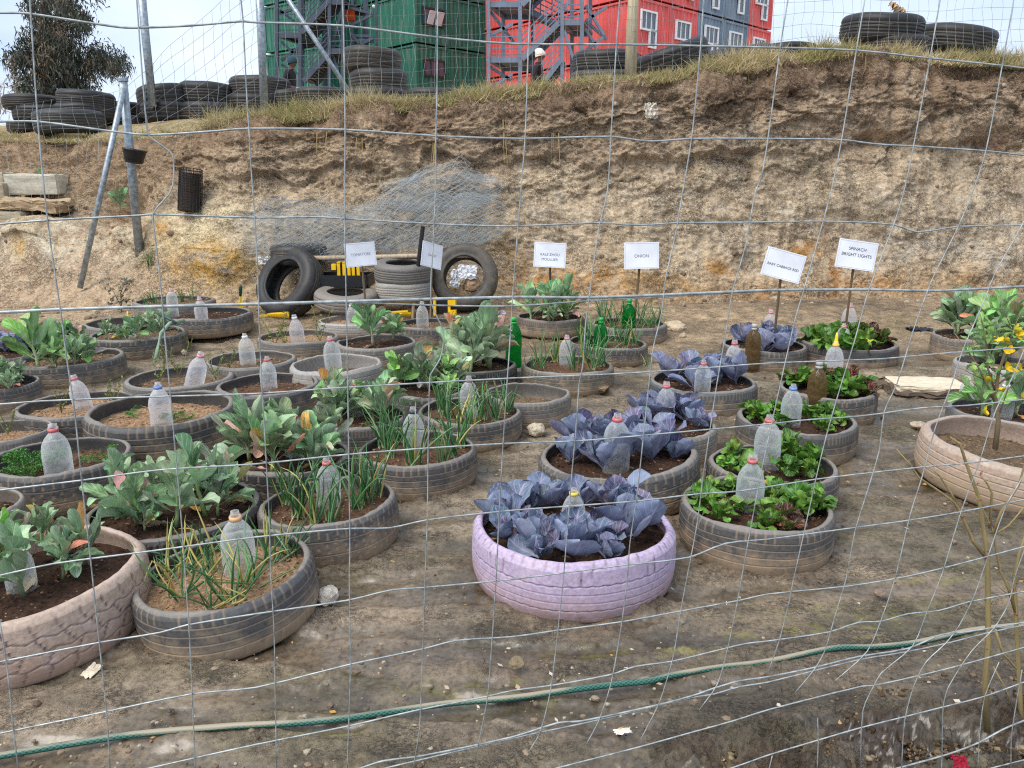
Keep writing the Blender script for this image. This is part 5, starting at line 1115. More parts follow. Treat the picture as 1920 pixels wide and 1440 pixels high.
for y0 in (-.18,.18): mb.box((0,y0,.06), (.54,.02,.12))
solid('tray', 'black plastic tray under the yellow crate', 'tray', mb, M['plastic'], (34,34,36), loc=(p.x, p.y, p.z - .06))
for px, py, wpx, lb in ((521,596,40,'yellow plastic scoop lying left of the weedy tyre'),(748,593,40,'yellow plastic funnel lying by the faded tyre')):
    p = on_z(px, py, .14); k = wpx * zcam(p) / FPX; n_ = 9; an = np.linspace(math.pi, 2 * math.pi, n_); V = np.array([[(x_ - .45, r_2 * math.cos(a_), r_2 * math.sin(a_) * .8 + .22) for a_ in an] for x_, r_2 in ((0, .10), (.12, .20), (.45, .26), (.8, .30), (.95, .34))]).reshape(-1, 3)
    mb = MB(); F = [tuple(f) for f in grid_faces(5, n_)]; mb.add(V * k, F); mb.add(V * k * np.array((1, .92, .92)) + np.array((0, 0, .02 * k)), [f[::-1] for f in F]); mb.box((-.62 * k, 0, .14 * k), (.42 * k, .10 * k, .07 * k))
    solid('scoop', lb, 'scoop', mb, M['plastic'], (246,202,30), loc=p, rot=(0, 0, R(20)))
def crumple(name, label, cat, p, sx, sy, sz, seed, colr, mat=None, rot=(0, 0, 0)):
    n = 22; u, v = np.meshgrid(np.linspace(-1, 1, n), np.linspace(-1, 1, n), indexing='ij'); s_ = seed * 3.1
    x = u + .25 * perlin(u * 2 + s_, v * 2, 1); y = v + .25 * perlin(u * 2, v * 2 + s_, 4); z = 1.1 * ridge(u * 1.6 + s_, v * 1.6, 2, 3) + .5 * fbm(u * 3, v * 3 + s_, 2, 2)
    m = mesh_np('crumpled_' + name, np.stack([x * sx / 2, y * sy / 2, z * sz / 2], -1).reshape(-1, 3), grid_faces(n, n), smooth=False)
    o = obj(name, m, mat or M['dull'], None, S(*colr)); o.location = p; o.rotation_euler = rot; return tag(o, label, cat)
crumple('plastic_bag', 'grey white crumpled plastic inside the leaning muddy tyre', 'bag', at_d(877, 511, 7.98), .19, .15, .05, 1, (214,214,216), rot=(R(65), 0, 0))
crumple('plastic_bag', 'small torn white piece at the left inside the muddy leaning tyre', 'bag', at_d(852, 522, 7.97), .10, .19, .05, 9, (210,210,212), rot=(R(70), .2, .3))
crumple('paper_packet', 'white crumpled packet behind the leaning black tyre', 'packet', at_d(503, 490, 8.2), .20, .10, .05, 2, (222,220,214), rot=(R(60), 0, .3))
crumple('plastic_scrap', 'pale torn plastic scrap stuck in the dark upper bank', 'scrap', at_d(1219, 208, 9.0), .15, .17, .05, 3, (206,196,180), rot=(R(75), 0, .2))
crumple('dead_leaf', 'dry tan leaf lying on the top right tyre', 'leaf', at_d(1676, 25, 10.75), .24, .14, .12, 4, (206,172,132), rot=(R(40), .3, .5))
crumple('black_scrap', 'black crumpled plastic scrap on the wet ground at right', 'scrap', on_z(1722, 622, .03), .22, .12, .05, 5, (52,56,64))
crumple('red_petal', 'dark red crumpled petal at the bottom edge', 'petal', on_z(1795, 1432, .05), .036, .034, .018, 6, (170,34,58), rot=(.3, .2, 0))
crumple('paper_scrap', 'white paper scrap lying on bare mud in the foreground', 'paper', on_z(1168, 1372, .012), .045, .020, .004, 7, (232,222,204), rot=(0, 0, .2))
crumple('tile_shard', 'pale tile shard below the big pinkish tyre', 'shard', on_z(172, 1258, .014), .036, .050, .004, 8, (214,200,176), rot=(.2, .1, -.3))
GR = 'loose stones about the garden'
for i, (px, py, wpx, fl, c, lb) in enumerate([(612,1126,46,.85,(226,216,198),'white quartz stone beside the frontmost onion tyre'),(1007,812,34,.75,(208,194,170),'pale stone right of the third onion tyre'),
    (1266,622,44,.62,(206,186,156),'large tan stone right of the farthest onion tyre'),(1281,634,18,.8,(190,170,140),'small stone in front of the large tan stone'),(968,1250,30,.8,(140,124,96),'grey brown clod in front of the lavender tyre'),
    (1268,600,20,.6,(214,204,190),'small white stone at the foot of the bank, left of two'),(1304,594,26,.7,(222,212,198),'white stone at the foot of the bank under the ONION sign side'),(1332,598,18,.7,(204,196,184),'small pale stone right of the white one at the bank foot'),
    (1108,728,84,.40,(158,132,100),'flat brown stone right of the empty grey tyre'),(1722,735,40,.3,(150,130,110),'flat stone behind the wide pinkish tyre'),(345,662,12,.8,(206,196,180),'small white pebble right of the low kale tyre'),
    (575,1085,40,.8,(92,72,58),'dark clod behind the white quartz stone'),(1724,801,30,.45,(190,172,150),'pale flat stone left of the wide pinkish tyre'),(1650,1116,24,.6,(150,128,112),'reddish stone pressed in the mud at right'),
    (495,588,14,.8,(196,186,170),'small pale stone by the leaning black tyre'),(885,540,38,.8,(170,140,110),'brown stone resting inside the muddy leaning tyre'),(1805,572,30,.7,(216,206,192),'white stone at the bank foot on the right')]):
    p = on_z(px, py, .02) if py > 560 else at_d(px, py, 8.0); k = wpx * zcam(p) / FPX / 2; o = obj('stone', blob_mesh('stone_shape', i + 1, 3, .32, fl), M['stone'], None, S(*c)); o.scale = (k, k, k); o.location = p + Vector((0, k * .3, k * fl * .35)); o.rotation_euler = (0, 0, rng.uniform(0, 6)); tag(o, lb, 'stone', GR)
def slab(name, label, px, py, d, w, h, dp, col, rot=(0, 0, 0), seed=1, z=None, rough=.010):
    bm = bmesh.new(); bmesh.ops.create_cube(bm, size=1); bmesh.ops.subdivide_edges(bm, edges=bm.edges[:], cuts=9, use_grid_fill=True)
    for v in bm.verts:
        q = v.co.copy(); e_ = sum(abs(abs(a_) - .5) < .06 for a_ in q); f_ = 1 - .035 * (e_ >= 2); n_ = Vector((float(perlin(q.x * 4 + seed, q.y * 4, q.z * 4)), float(perlin(q.x * 4, q.y * 4 + seed, q.z * 4)), float(perlin(q.x * 4, q.y * 4, q.z * 4 + seed))))
        v.co = Vector((q.x * w, q.y * dp, q.z * h)) * f_ + n_ * rough
    m = bpy.data.meshes.new(name); bm.to_mesh(m); bm.free(); o = obj(name, m, M['concrete'], None, S(*col)); o.location = at_d(px, py, d) if z is None else on_z(px, py, z); o.rotation_euler = rot
    return tag(o, label, 'block', 'broken concrete and stone pieces')
slab('concrete_block', 'pale cut concrete block on the left slope, topmost', 71, 346, 10.05, .62, .25, .40, (196,190,170), (0, 0, .12), 1)
slab('concrete_slab', 'broken tan slab jutting out under the pale block', 78, 384, 9.85, .74, .14, .5, (176,152,120), (0, .06, -.1), 2, rough=.05)
slab('concrete_block', 'grey block at the left edge under the slab', 20, 409, 9.7, .46, .16, .4, (170,158,134), (0, 0, .05), 3)
slab('concrete_block', 'rounded grey block at the left edge beside the slab', 2, 366, 9.9, .30, .30, .35, (164,152,130), (0, 0, 0), 4)
slab('concrete_block', 'small pale block behind the topmost block at the left edge', -2, 338, 10.3, .30, .2, .3, (186,174,150), (0, 0, 0), 5)
slab('stone_slab', 'flat cream stone slab in a dark muddy rim at right', 1738, 722, 0, .46, .05, .30, (216,200,174), (0, 0, -.12), 6, z=.06)
slab('mud_pad', 'dark broken mud pad under the cream slab', 1748, 730, 0, .62, .05, .40, (92,78,64), (0, 0, -.1), 7, z=.025, rough=.05)
# hand fork
p = on_z(451, 578, TP['T28']['zs']); t = empty('hand_fork', p, 'hand fork with green grip and yellow blade in bare soil', 'tool', None, (.12, .12, 0))
mb = MB(); mb.tube([(0,0,.13),(0,0,.16),(0,0,.22),(0,0,.245)], [.012,.016,.017,.012], 8); mb.build('handle', M['plastic'], t, S(30,74,58), True)
mb = MB(); mb.tube([(0,0,.13),(0,0,.07)], .010, 6); mb.box((0,0,.055), (.05,.008,.03))
for x0 in (-.02, 0, .02): mb.box((x0,0,.01), (.012,.007,.07))
mb.build('blade', M['plastic'], t, S(240,200,40))
# chicken wire rolls (fine wire netting, each roll one thing)
def wire_roll(label, a, b, r0, layers, seed, bulge=0.0, taper=0.0, cell=.052):
    a, b = Vector(a), Vector(b); ax = (b - a); Ln = ax.length; ax.normalize(); e1 = ax.cross(Vector((0, 0, 1))).normalized(); e2 = ax.cross(e1).normalized()
    V, E = [], []; base = 0
    for ly in range(layers):
        rr = r0 * (1 - .17 * ly); na = int(6.2832 * rr / cell); nl = int(Ln / (cell * .9)); i, j = np.meshgrid(np.arange(nl), np.arange(na), indexing='ij')
        s_ = (i + .0) / (nl - 1); an = (j + .5 * (i % 2)) / na * 6.2832
        rad = rr * (1 + .03 * rng.normal(size=s_.shape)) * (1 + .40 * fbm(s_ * 2.2 + seed, np.cos(an) * .8, np.sin(an) * .8 + ly, 2)) * (1 + bulge * np.sin(np.pi * s_) * np.clip(-np.sin(an), 0, 1)) * (1 - taper * (np.abs(2 * s_ - 1) ** 2.5))
        P_ = np.array(a)[None, None] + np.array(ax)[None, None] * (s_ * Ln + .16 * perlin(s_ * 2.5, np.cos(an) * 1.3, ly + seed) + .10 * (ly - 1) * np.sign(s_ - .5) * (np.abs(s_ - .5) > .3))[..., None] + np.array(e1)[None, None] * (rad * np.cos(an))[..., None] + np.array(e2)[None, None] * (rad * np.sin(an))[..., None]
        idx = base + i * na + j
        E += list(zip(idx[:-1].ravel(), (base + (i[:-1] + 1) * na + j[:-1]).ravel())); jo = (j + np.where(i % 2, 1, -1)) % na
        E += list(zip(idx[:-1].ravel(), (base + (i[:-1] + 1) * na + jo[:-1]).ravel())); V.append(P_.reshape(-1, 3)); base += nl * na
    V = np.concatenate(V); E = np.array(E); p0, p1 = V[E[:, 0]], V[E[:, 1]]; d = p1 - p0; d /= np.linalg.norm(d, axis=1, keepdims=True) + 1e-9
    s1 = np.cross(d, np.array((.3, .8, .5))); s1 /= np.linalg.norm(s1, axis=1, keepdims=True) + 1e-9; s2 = np.cross(d, s1); w = .0010; ring = []
    for k in range(3): ring.append(s1 * w * math.cos(2.094 * k) + s2 * w * math.sin(2.094 * k))
    Vv = np.stack([p0 + r for r in ring] + [p1 + r for r in ring], 1).reshape(-1, 3); n = len(E)
    F = (np.arange(n)[:, None, None] * 6 + np.array([(0,1,4,3),(1,2,5,4),(2,0,3,5)])[None]).reshape(-1, 4)
    r_ = empty('wire_netting_roll', a, label, 'wire netting', 'rolls of chicken wire on the bank')
    o = obj('netting', mesh_np('netting', Vv - np.array(a), F, smooth=False), M['netwire'], r_, S(150,152,150)); o['kind'] = 'stuff'; return r_
wire_roll('left roll of chicken wire resting on covered tyres', at_d(478, 434, 8.35), at_d(668, 432, 8.35), .30, 4, 1)
wire_roll('larger crushed heap of chicken wire right of the roll', at_d(672, 428, 8.40), at_d(925, 408, 8.42), .31, 3, 2, .15, .25)
wire_roll('rounded upper fold of chicken wire against the bank', at_d(735, 365, 8.62), at_d(925, 352, 8.66), .25, 3, 5, .1, .45)
# ------------------------------------------------------------------ left fence posts, brace, pot, mesh tube
def post(name, label, cat, pts, r, mat, col, n=12, parts=()):
    o = empty(name, pts[-1], label, cat); mb = MB(); mb.tube([Vector(p) - pts[-1] for p in pts], r, n); mb.build('shaft', mat, o, S(*col), True); return o
pl = post('steel_post', 'galvanised steel post at left with a black pot strapped to it', 'post', [at_d(230,148,8.90), at_d(246,310,8.95), at_d(263,486,9.0)], [.046,.048,.05], M['galv'], (170,180,186))
mb = MB(); mb.tube([at_d(229.7,147,8.90) - pl.location, at_d(231,153,8.90) - pl.location], .052, 12); mb.build('collar', M['galv'], pl, S(170,180,186))
mb = MB(); mb.tube([at_d(232,165,8.84), at_d(194,340,8.72), at_d(150,540,8.6)], .030, 10); solid('brace_pole', 'thin galvanised brace leaning against the left steel post', 'pole', mb, M['galv'], (170,180,186), smooth=True)
p = at_d(251, 306, 8.80); V, F = lathe([(0,0),(.085,0),(.095,.02),(.112,.10),(.116,.105),(.118,.13),(.128,.135),(.128,.15),(.112,.15),(.10,.03),(0,.02)], 28)
pt = empty('pot', p, 'black plastic pot tied to the left steel post', 'pot', None, (0, R(10), 0)); obj('bowl', mesh_np('bowl', V.reshape(-1, 3), F), M['plastic'], pt, S(36,36,38))
mt = empty('mesh_tube', at_d(356, 396, 8.78), 'black plastic mesh tube standing on the slope', 'mesh tube', None, (R(-8), R(4), 0)); mb = MB()
for k in range(20): a = k * .314; mb.tube([(.125*math.cos(a), .125*math.sin(a), 0), (.125*math.cos(a), .125*math.sin(a), .22), (.118*math.cos(a), .118*math.sin(a), .46)], .0045, 4)
for k in range(17): mb.tube([(.124*math.cos(a_), .124*math.sin(a_), .0285*k) for a_ in np.linspace(0, 6.2832, 22)], .0042, 4)
mb.build('lattice', M['plastic'], mt, S(38,36,36)); mb = MB(); mb.tube([(0,0,.0),(0,0,.40)], .105, 18); mb.build('core', M['dull'], mt, S(74,62,52))
post('steel_post', 'tall galvanised post left of the middle one with a strap collar', 'post', [at_d(261,-60,12.4), at_d(273,70,12.4), at_d(287,200,12.4)], .058, M['galv'], (170,178,176))
post('steel_post', 'galvanised post in the middle, ringed by wire ties', 'post', [at_d(484,-60,9.75), at_d(490,70,9.75), at_d(496,212,9.75)], .046, M['galv'], (176,186,190))
mb = MB(); mb.tube([at_d(500,-62,9.8), at_d(606,98,9.8), at_d(676,204,9.85)], .027, 10); solid('brace_pole', 'slanting steel brace running down to the right from the middle post', 'pole', mb, M['galv'], (190,200,206), smooth=True)
post('wooden_post', 'weathered wooden fence post in front of the red building', 'post', [at_d(1189,-60,9.7), at_d(1186,40,9.7), at_d(1181,165,9.7)], [.066,.068,.07], M['wood'], (190,176,146), 16)
# upper wire mesh fence behind the lip
def mesh_fence(label, tl, tr, bl, br, dx, dy, sag=.05, r=.0021):
    tl, tr, bl, br = map(Vector, (tl, tr, bl, br)); nx = max(2, int((br - bl).length / dx)); ny = max(2, int((tl - bl).length / dy)); sd = rng.uniform(0, 99)
    f = lambda u, v: (bl.lerp(br, u)).lerp(tl.lerp(tr, u), v) + Vector((sag * float(perlin(u * nx * .35 + sd, v * ny * .5, 1)), sag * 2 * float(perlin(u * 3 + sd, v * 2, 4)), sag * .8 * float(perlin(u * nx * .2, v * ny * .4 + sd, 7))))
    r_ = empty('mesh_fence', bl, label, 'fence', 'wire mesh along the top of the bank'); mb = MB()
    for j in range(ny + 1): mb.tube([f(i / nx, j / ny) - bl for i in range(nx + 1)], r, 3, caps=False)
    for i in range(nx + 1): mb.tube([f(i / nx, j / ny) - bl for j in range(ny + 1)], r * .85, 3, caps=False)
    o = mb.build('netting', M['wire'], r_, S(150,156,156)); o['kind'] = 'stuff'
mesh_fence('square wire mesh between the middle steel post and the wooden post', at_d(490,-130,9.72), at_d(1188,-130,9.62), at_d(496,196,9.72), at_d(1182,150,9.62), .125, .125)
mesh_fence('square wire mesh right of the wooden post', at_d(1188,-130,9.62), at_d(2150,-150,10.5), at_d(1182,150,9.62), at_d(2150,112,10.5), .125, .125)
mesh_fence('sagging wire mesh between the left post and the middle post', at_d(232,168,9.0), at_d(484,-60,9.7), at_d(250,330,9.12), at_d(496,205,9.7), .115, .105, .04)
mesh_fence('low sagging wire mesh left of the left steel post', at_d(-60,213,9.6), at_d(230,168,9.05), at_d(-60,440,9.3), at_d(255,385,9.12), .13, .16, .05, .0016)

# ------------------------------------------------------------------ container buildings far behind
def container(w, l, h, name='container'):
    """corrugated box: x along length l, y along width w, z up"""
    mb = MB()
    def wall(a, b, nrm):
        a, b, nrm = Vector(a), Vector(b), Vector(nrm); Ln = (b - a).length; d = (b - a).normalized(); k = int((Ln - .3) / .28); p0 = .15; pit = (Ln - .3) / k; pts = [(0, .04), (.14, .04), (.14, 0)]
        for i in range(k): s0 = p0 + i * pit; pts += [(s0 + pit * .30, 0), (s0 + pit * .48, -.045), (s0 + pit * .82, -.045), (s0 + pit, 0)]
        pts += [(Ln - .14, 0), (Ln - .14, .04), (Ln, .04)]; V = []
        for s0, o in pts: q = a + d * s0 + nrm * (o - .04); V += [tuple(q + Vector((0, 0, .10))), tuple(q + Vector((0, 0, h - .10)))]
        mb.add(V, [(2 * i, 2 * i + 2, 2 * i + 3, 2 * i + 1) for i in range(len(pts) - 1)])
        mb.bar(a + Vector((0, 0, .05)) - nrm * .06, b + Vector((0, 0, .05)) - nrm * .06, .12, .10); mb.bar(a + Vector((0, 0, h - .05)) - nrm * .06, b + Vector((0, 0, h - .05)) - nrm * .06, .12, .10)
    wall((0,0,0), (l,0,0), (0,-1,0)); wall((l,0,0), (l,w,0), (1,0,0)); wall((l,w,0), (0,w,0), (0,1,0)); wall((0,w,0), (0,0,0), (-1,0,0)); mb.box((l/2, w/2, h - .02), (l - .2, w - .2, .03)); mb.box((l/2, w/2, .06), (l - .2, w - .2, .03))
    return mb.mesh(name)
def building(label, corner, leftend, z0, levels, nside, colours, windows, h=2.69):
    corner, leftend = Vector(corner), Vector(leftend); a = leftend - corner; a.z = 0; Ln = a.length; ang = math.atan2(a.y, a.x)
    # local x runs along the left face towards its far end; local -y ... the row of containers runs back along +right
    b_ = empty('container_building', (corner.x, corner.y, z0), label, 'building', None, (0, 0, ang)); w = 2.5; me = container(w - .03, Ln, h - .12)
    for lv in range(levels):
        for k in range(nside):
            c = obj('container', me, M['container'], b_, S(*colours[k % len(colours)][lv % 2 if len(colours[k % len(colours)]) == 2 and hasattr(colours[k % len(colours)][0], '__len__') else slice(None)]) ); c.location = (0, -(k + 1) * w + .015, lv * h)
            for (kk, ll, y0, z1, ww, shp) in windows:
                if kk != k or ll != lv: continue
                # windows stand on the short end at local x = 0, facing -x
                rects = [(y0, z1, ww, .85)] + ([(y0 - (ww - .5) / 2, z1 - .80, .5, .78)] if shp == 'L' else [])
                wn_ = MB(); gl = MB()
                for (yc, zc_, w_, h_) in rects:
                    for sgn in (-1, 1): wn_.box((-.03, yc + sgn * w_ / 2, zc_), (.10, .09, h_ + .09)); wn_.box((-.028, yc, zc_ + sgn * h_ / 2), (.10, w_ - .09, .09))
                    for q in ((-.17, .17) if w_ > .8 else ()): wn_.box((-.02, yc + q * w_, zc_), (.06, .05, h_))
                    gl.box((.0, yc, zc_), (.03, w_, h_))
                f_ = wn_.build('window', M['plastic'], c, S(232,232,234) if shp == 'L' else S(44,60,58)); gl.build('pane', M['glass'], f_)
                if shp == 'O':
                    for q in (-.3, .3): fl = MB(); fl.box((-.22, y0 + q, z1 - .1), (.04, .42, .75), Euler((0, R(-28), 0)).to_matrix()); fl.build('open_sash', M['plastic'], f_, S(214,222,226))
    return b_
RED, GREY, GREEN = (218, 86, 82), (112, 130, 148), (26, 104, 84)
cR = at_d(1196, 60, 41); eR = at_d(883, 60, 50.5); zl = at_d(883, 151, 50.5).z
building('red and grey building of stacked shipping containers with white framed windows', cR, eR, zl - 2.69, 5, 5, [RED, RED, GREY, GREY, RED],
         [(0,1,1.7,1.6,1.2,'L'),(1,1,1.3,1.5,1.2,'L'),(2,1,1.2,1.6,1.2,'L'),(3,1,1.3,1.6,1.2,'L'),(2,2,1.3,1.5,1.2,'L'),(4,1,1.3,1.6,1.2,'L'),(4,2,1.3,1.6,1.2,'L'),(1,2,1.2,1.6,1.2,'L'),(3,2,1.3,1.6,1.2,'L')])
cG = at_d(779, 77, 46); eG = at_d(640, 87, 51.5)
building('green building of stacked shipping containers, right block with open windows', cG, eG, cG.z - 2 * 2.69, 5, 4, [GREEN], [(0,2,1.2,1.4,1.5,'O'),(0,1,1.2,1.4,1.5,'D'),(2,2,1.2,1.3,1.4,'D')])
cA = at_d(604, 82, 48.0); eA = at_d(497, 87, 51)
building('green building of stacked shipping containers, left block behind the stairs', cA, eA, cA.z - 2 * 2.69, 5, 2, [GREEN], [])
STEEL, DKS = S(128, 140, 158), S(66, 74, 88)
def stairs(label, d, dpt, posts, landings, flights, braces, ytop=-120, ybot=215, STEEL=S(114, 125, 142)):
    o0 = at_d(posts[0], ybot, d); r_ = empty('steel_staircase', o0, label, 'staircase'); P = lambda x, y, dd=0: at_d(x, y, d) + Vector((dd * .25, dd, 0)) - o0
    def seg(nm, a, b, w, col): mb = MB(); mb.bar(a, b, w); return mb.build(nm, M['painted'], r_, col)
    for x in posts:
        for dd in (0, dpt): seg('post', P(x, ybot, dd), P(x, ytop, dd), .17, STEEL)
    for (x0, x1, y) in landings:
        mb = MB(); a, b = P(x0, y), P(x1, y)
        mb.bar(a, b, .10, .26); mb.bar(P(x0, y, dpt), P(x1, y, dpt), .10, .26); mb.bar(a, P(x0, y, dpt), .10, .24); mb.bar(b, P(x1, y, dpt), .10, .24)
        mb.add([tuple(q + Vector((0, 0, .06))) for q in (a, b, P(x1, y, dpt), P(x0, y, dpt))], [(0, 1, 2, 3)]); mb.build('landing', M['painted'], r_, STEEL)
        for k in (.25, .5, .75, 1.0): seg('handrail', a + Vector((0, 0, k)), b + Vector((0, 0, k)), .04, STEEL)
    for (x0, y0, x1, y1, dd) in flights:
        for q in (dd, dd + 1.2): seg('stringer', P(x0, y0, q), P(x1, y1, q), .24, STEEL)
        n = 12; a, b, a2 = P(x0, y0, dd), P(x1, y1, dd), P(x0, y0, dd + 1.2)
        mb = MB()
        for i in range(n): c_ = a.lerp(b, (i + .5) / n) + (a2 - a) / 2; mb.box(c_, (.30, 1.15, .05))
        o = mb.build('treads', M['painted'], r_, S(96, 92, 88))
        for k in (.3, .55, .8, 1.05): seg('handrail', a + Vector((0, 0, k)), b + Vector((0, 0, k)), .045, STEEL)
        for i in range(4): c_ = a.lerp(b, i / 3); seg('baluster', c_, c_ + Vector((0, 0, 1.05)), .05, STEEL)
    for (x0, y0, x1, y1, dd, dk) in braces: seg('brace', P(x0, y0, dd), P(x1, y1, dd), .13, DKS if dk else STEEL)
stairs('grey steel fire escape stairs on the red building', 38.5, 2.6, [916, 975, 1054, 1091], [(916,975,112),(916,975,8),(1054,1091,42),(1054,1091,-60)],
       [(978,112,1047,44,0),(1046,42,980,8,1.3),(1000,178,1050,114,0),(978,10,1047,-58,0)],
       [(918,20,962,78,.1,1),(918,66,960,44,.1,0),(918,125,958,150,.1,1),(918,165,960,138,.1,0),(1058,58,1085,142,0,0),(1094,50,1114,80,.5,0),(1094,92,1128,66,.5,0),(1112,80,1122,102,.5,0),(1058,20,1070,-10,0,0),(1095,35,1135,8,.5,0),(1095,5,1130,62,.5,0),(1091,30,1133,66,1.0,0)])
stairs('grey steel fire escape stairs on the green building', 43.0, 2.6, [519, 563, 618, 643], [(519,563,66),(618,643,96),(618,643,3),(519,563,-38)],
       [(570,153,620,97,0),(566,62,616,3,0),(618,95,566,66,1.3)],
       [(521,18,560,48,.2,1),(521,24,560,10,.2,1),(524,78,562,112,.2,1),(524,112,562,84,.2,1),(524,120,560,140,.2,1),(640,8,622,78,.2,0),(621,100,640,170,.2,0),(645,10,692,22,.5,0),(645,46,690,24,.5,0),(645,92,692,68,.5,0),(648,56,680,96,.5,0),(690,-40,692,96,1.0,0),(672,-40,672,96,1.0,0),(645,72,692,74,.6,0),(645,82,692,84,.6,0),(645,62,692,64,.6,0)], STEEL=S(70, 78, 92))
mb = MB(); p = at_d(656, 29, 44.5); mb.box((0,0,0), (.50,.4,.52)); mb.box((0,-.21,.16), (.42,.03,.10)); mb.box((0,-.21,-.14), (.42,.03,.10))
solid('orange_cabinet', 'orange box mounted on the green building stairs', 'cabinet', mb, M['painted'], (214,92,30), loc=p)
mb = MB(); V, F = lathe([(0,-.1),(.07,-.08),(.10,0),(.07,.08),(0,.1)], 12); mb.add(V.reshape(-1, 3) * 1.0, [tuple(f) for f in F]); mb.box((0, .12, 0), (.05, .24, .05)); solid('wall_lamp', 'small white globe lamp on the green container wall', 'lamp', mb, M['plastic'], (236,238,238), loc=at_d(701, 12, 45.2), smooth=True)
# ------------------------------------------------------------------ two people walking on the upper ground
def person(label, px, d, hat_col, top_col, leg_col, skin_c, hat, hgt=1.68, carry=False):
    x0 = at_d(px, 110, d).x; z0 = float(tz(x0, d)); r_ = empty('person', (x0, d, z0), label, 'person', None, (0, 0, R(-8)))
    J = dict(pel=(0,0,.92), sp=(.0,0,1.08), ch=(.03,0,1.28), nk=(.05,0,1.44), nk2=(.07,0,1.50), hd=(.085,0,1.58), hd2=(.08,0,1.66), jaw=(.125,0,1.545), nose=(.185,0,1.585),
             shl=(.02,.17,1.38), ell=(-.06,.23,1.12), hal=(.10,.22,.95), fil=(.16,.22,.92), shr=(.02,-.17,1.38), elr=(-.05,-.23,1.12), har=(.17,-.20,1.02), fir=(.24,-.19,1.02), th1=(.22,-.17,1.06),
             hpl=(0,.09,.88), knl=(.16,.10,.50), anl=(.10,.10,.10), tol=(.26,.11,.05), hpr=(0,-.09,.88), knr=(.02,-.10,.50), anr=(-.26,-.10,.16), tor=(-.12,-.11,.04))
    Rr = dict(pel=.15, sp=.145, ch=.165, nk=.065, nk2=.06, hd=.085, hd2=.080, jaw=.055, nose=.014, shl=.075, ell=.055, hal=.036, fil=.020, shr=.075, elr=.055, har=.036, fir=.018, th1=.014, hpl=.10, knl=.065, anl=.045, tol=.035, hpr=.10, knr=.065, anr=.045, tor=.035)
    names = list(J); E = [('pel','sp'),('sp','ch'),('ch','nk'),('nk','nk2'),('nk2','hd'),('hd','hd2'),('hd','jaw'),('hd','nose'),('ch','shl'),('shl','ell'),('ell','hal'),('hal','fil'),('ch','shr'),('shr','elr'),('elr','har'),('har','fir'),('har','th1'),('pel','hpl'),('hpl','knl'),('knl','anl'),('anl','tol'),('pel','hpr'),('hpr','knr'),('knr','anr'),('anr','tor')]
    me = bpy.data.meshes.new('body'); k = hgt / 1.74; me.from_pydata([Vector(J[n]) * k for n in names], [(names.index(a), names.index(b)) for a, b in E], []); o = bpy.data.objects.new('body', me); C.objects.link(o)
    o.modifiers.new('s', 'SKIN'); o.modifiers['s'].use_smooth_shade = True; o.modifiers.new('d', 'SUBSURF').levels = 2
    for i, n in enumerate(names): sv = me.skin_vertices[0].data[i]; sv.radius = (Rr[n] * k, Rr[n] * k); sv.use_root = n == 'pel'
    dg = bpy.context.evaluated_depsgraph_get(); dg.update(); m2 = bpy.data.meshes.new_from_object(o.evaluated_get(dg)); bpy.data.objects.remove(o); m2.materials.clear()
    mats = []
    for cc, ml in ((top_col, M['cloth']), (leg_col, M['cloth']), (skin_c, M['skin']), ((40, 36, 36), M['cloth'])):
        q = ml.copy(); q.name = 'person ' + ml.name; nt = q.node_tree
        for nd in nt.nodes:
            if nd.type == 'OBJECT_INFO':
                for l_ in list(nd.outputs['Color'].links): s_ = l_.to_socket; nt.links.remove(l_); s_.default_value = S(*cc)
        m2.materials.append(q)
    for pg in m2.polygons:
        c = pg.center / k; hand = (c - Vector(J['hal'])).length < .07 or (c - Vector(J['fil'])).length < .07 or (c - Vector(J['har'])).length < .07 or (c - Vector(J['fir'])).length < .07 or (c - Vector(J['th1'])).length < .05
        pg.material_index = 2 if (c.z > 1.46 or hand) else (3 if c.z < .09 else (1 if c.z < .86 else 0)); pg.use_smooth = True
    obj('body', m2, None, r_)
    th = np.linspace(0, 6.2832, 20, endpoint=False); prof = [(.104,1.585),(.110,1.62),(.106,1.66),(.088,1.71),(.055,1.745),(.0,1.755)] if hat != 'slouch' else [(.106,1.585),(.113,1.62),(.112,1.67),(.098,1.72),(.07,1.755),(.03,1.775),(.0,1.775)]
    V = np.array([[(r * np.cos(t_) * 1.12 + (.075 if hat != 'slouch' else .065 - .03 * (z_ > 1.7)), r * np.sin(t_), z_ + .02 * np.cos(t_) * (z_ < 1.6)) for t_ in th] for r, z_ in prof]) * k
    obj('beanie', mesh_np('beanie', V.reshape(-1, 3), grid_faces(len(prof), 20, True)), M['cloth'], r_, S(*hat_col))
    if carry: mb = MB(); mb.box((.30 * k, -.20 * k, .98 * k), (.20, .10, .14)); tag(mb.build('package', M['painted'], None, S(176,186,206)), 'pale box held by the person at left', 'box').location = r_.location
person('person in a dark jacket and teal beanie walking right with a pale box', 541, 18.0, (46,70,82), (34,30,36), (28,28,34), (96,64,52), 'plain', 1.66, True)
person('person in a dark coat and white beanie walking right', 1008, 19.0, (236,226,212), (40,34,40), (34,32,38), (104,68,54), 'slouch', 1.66)
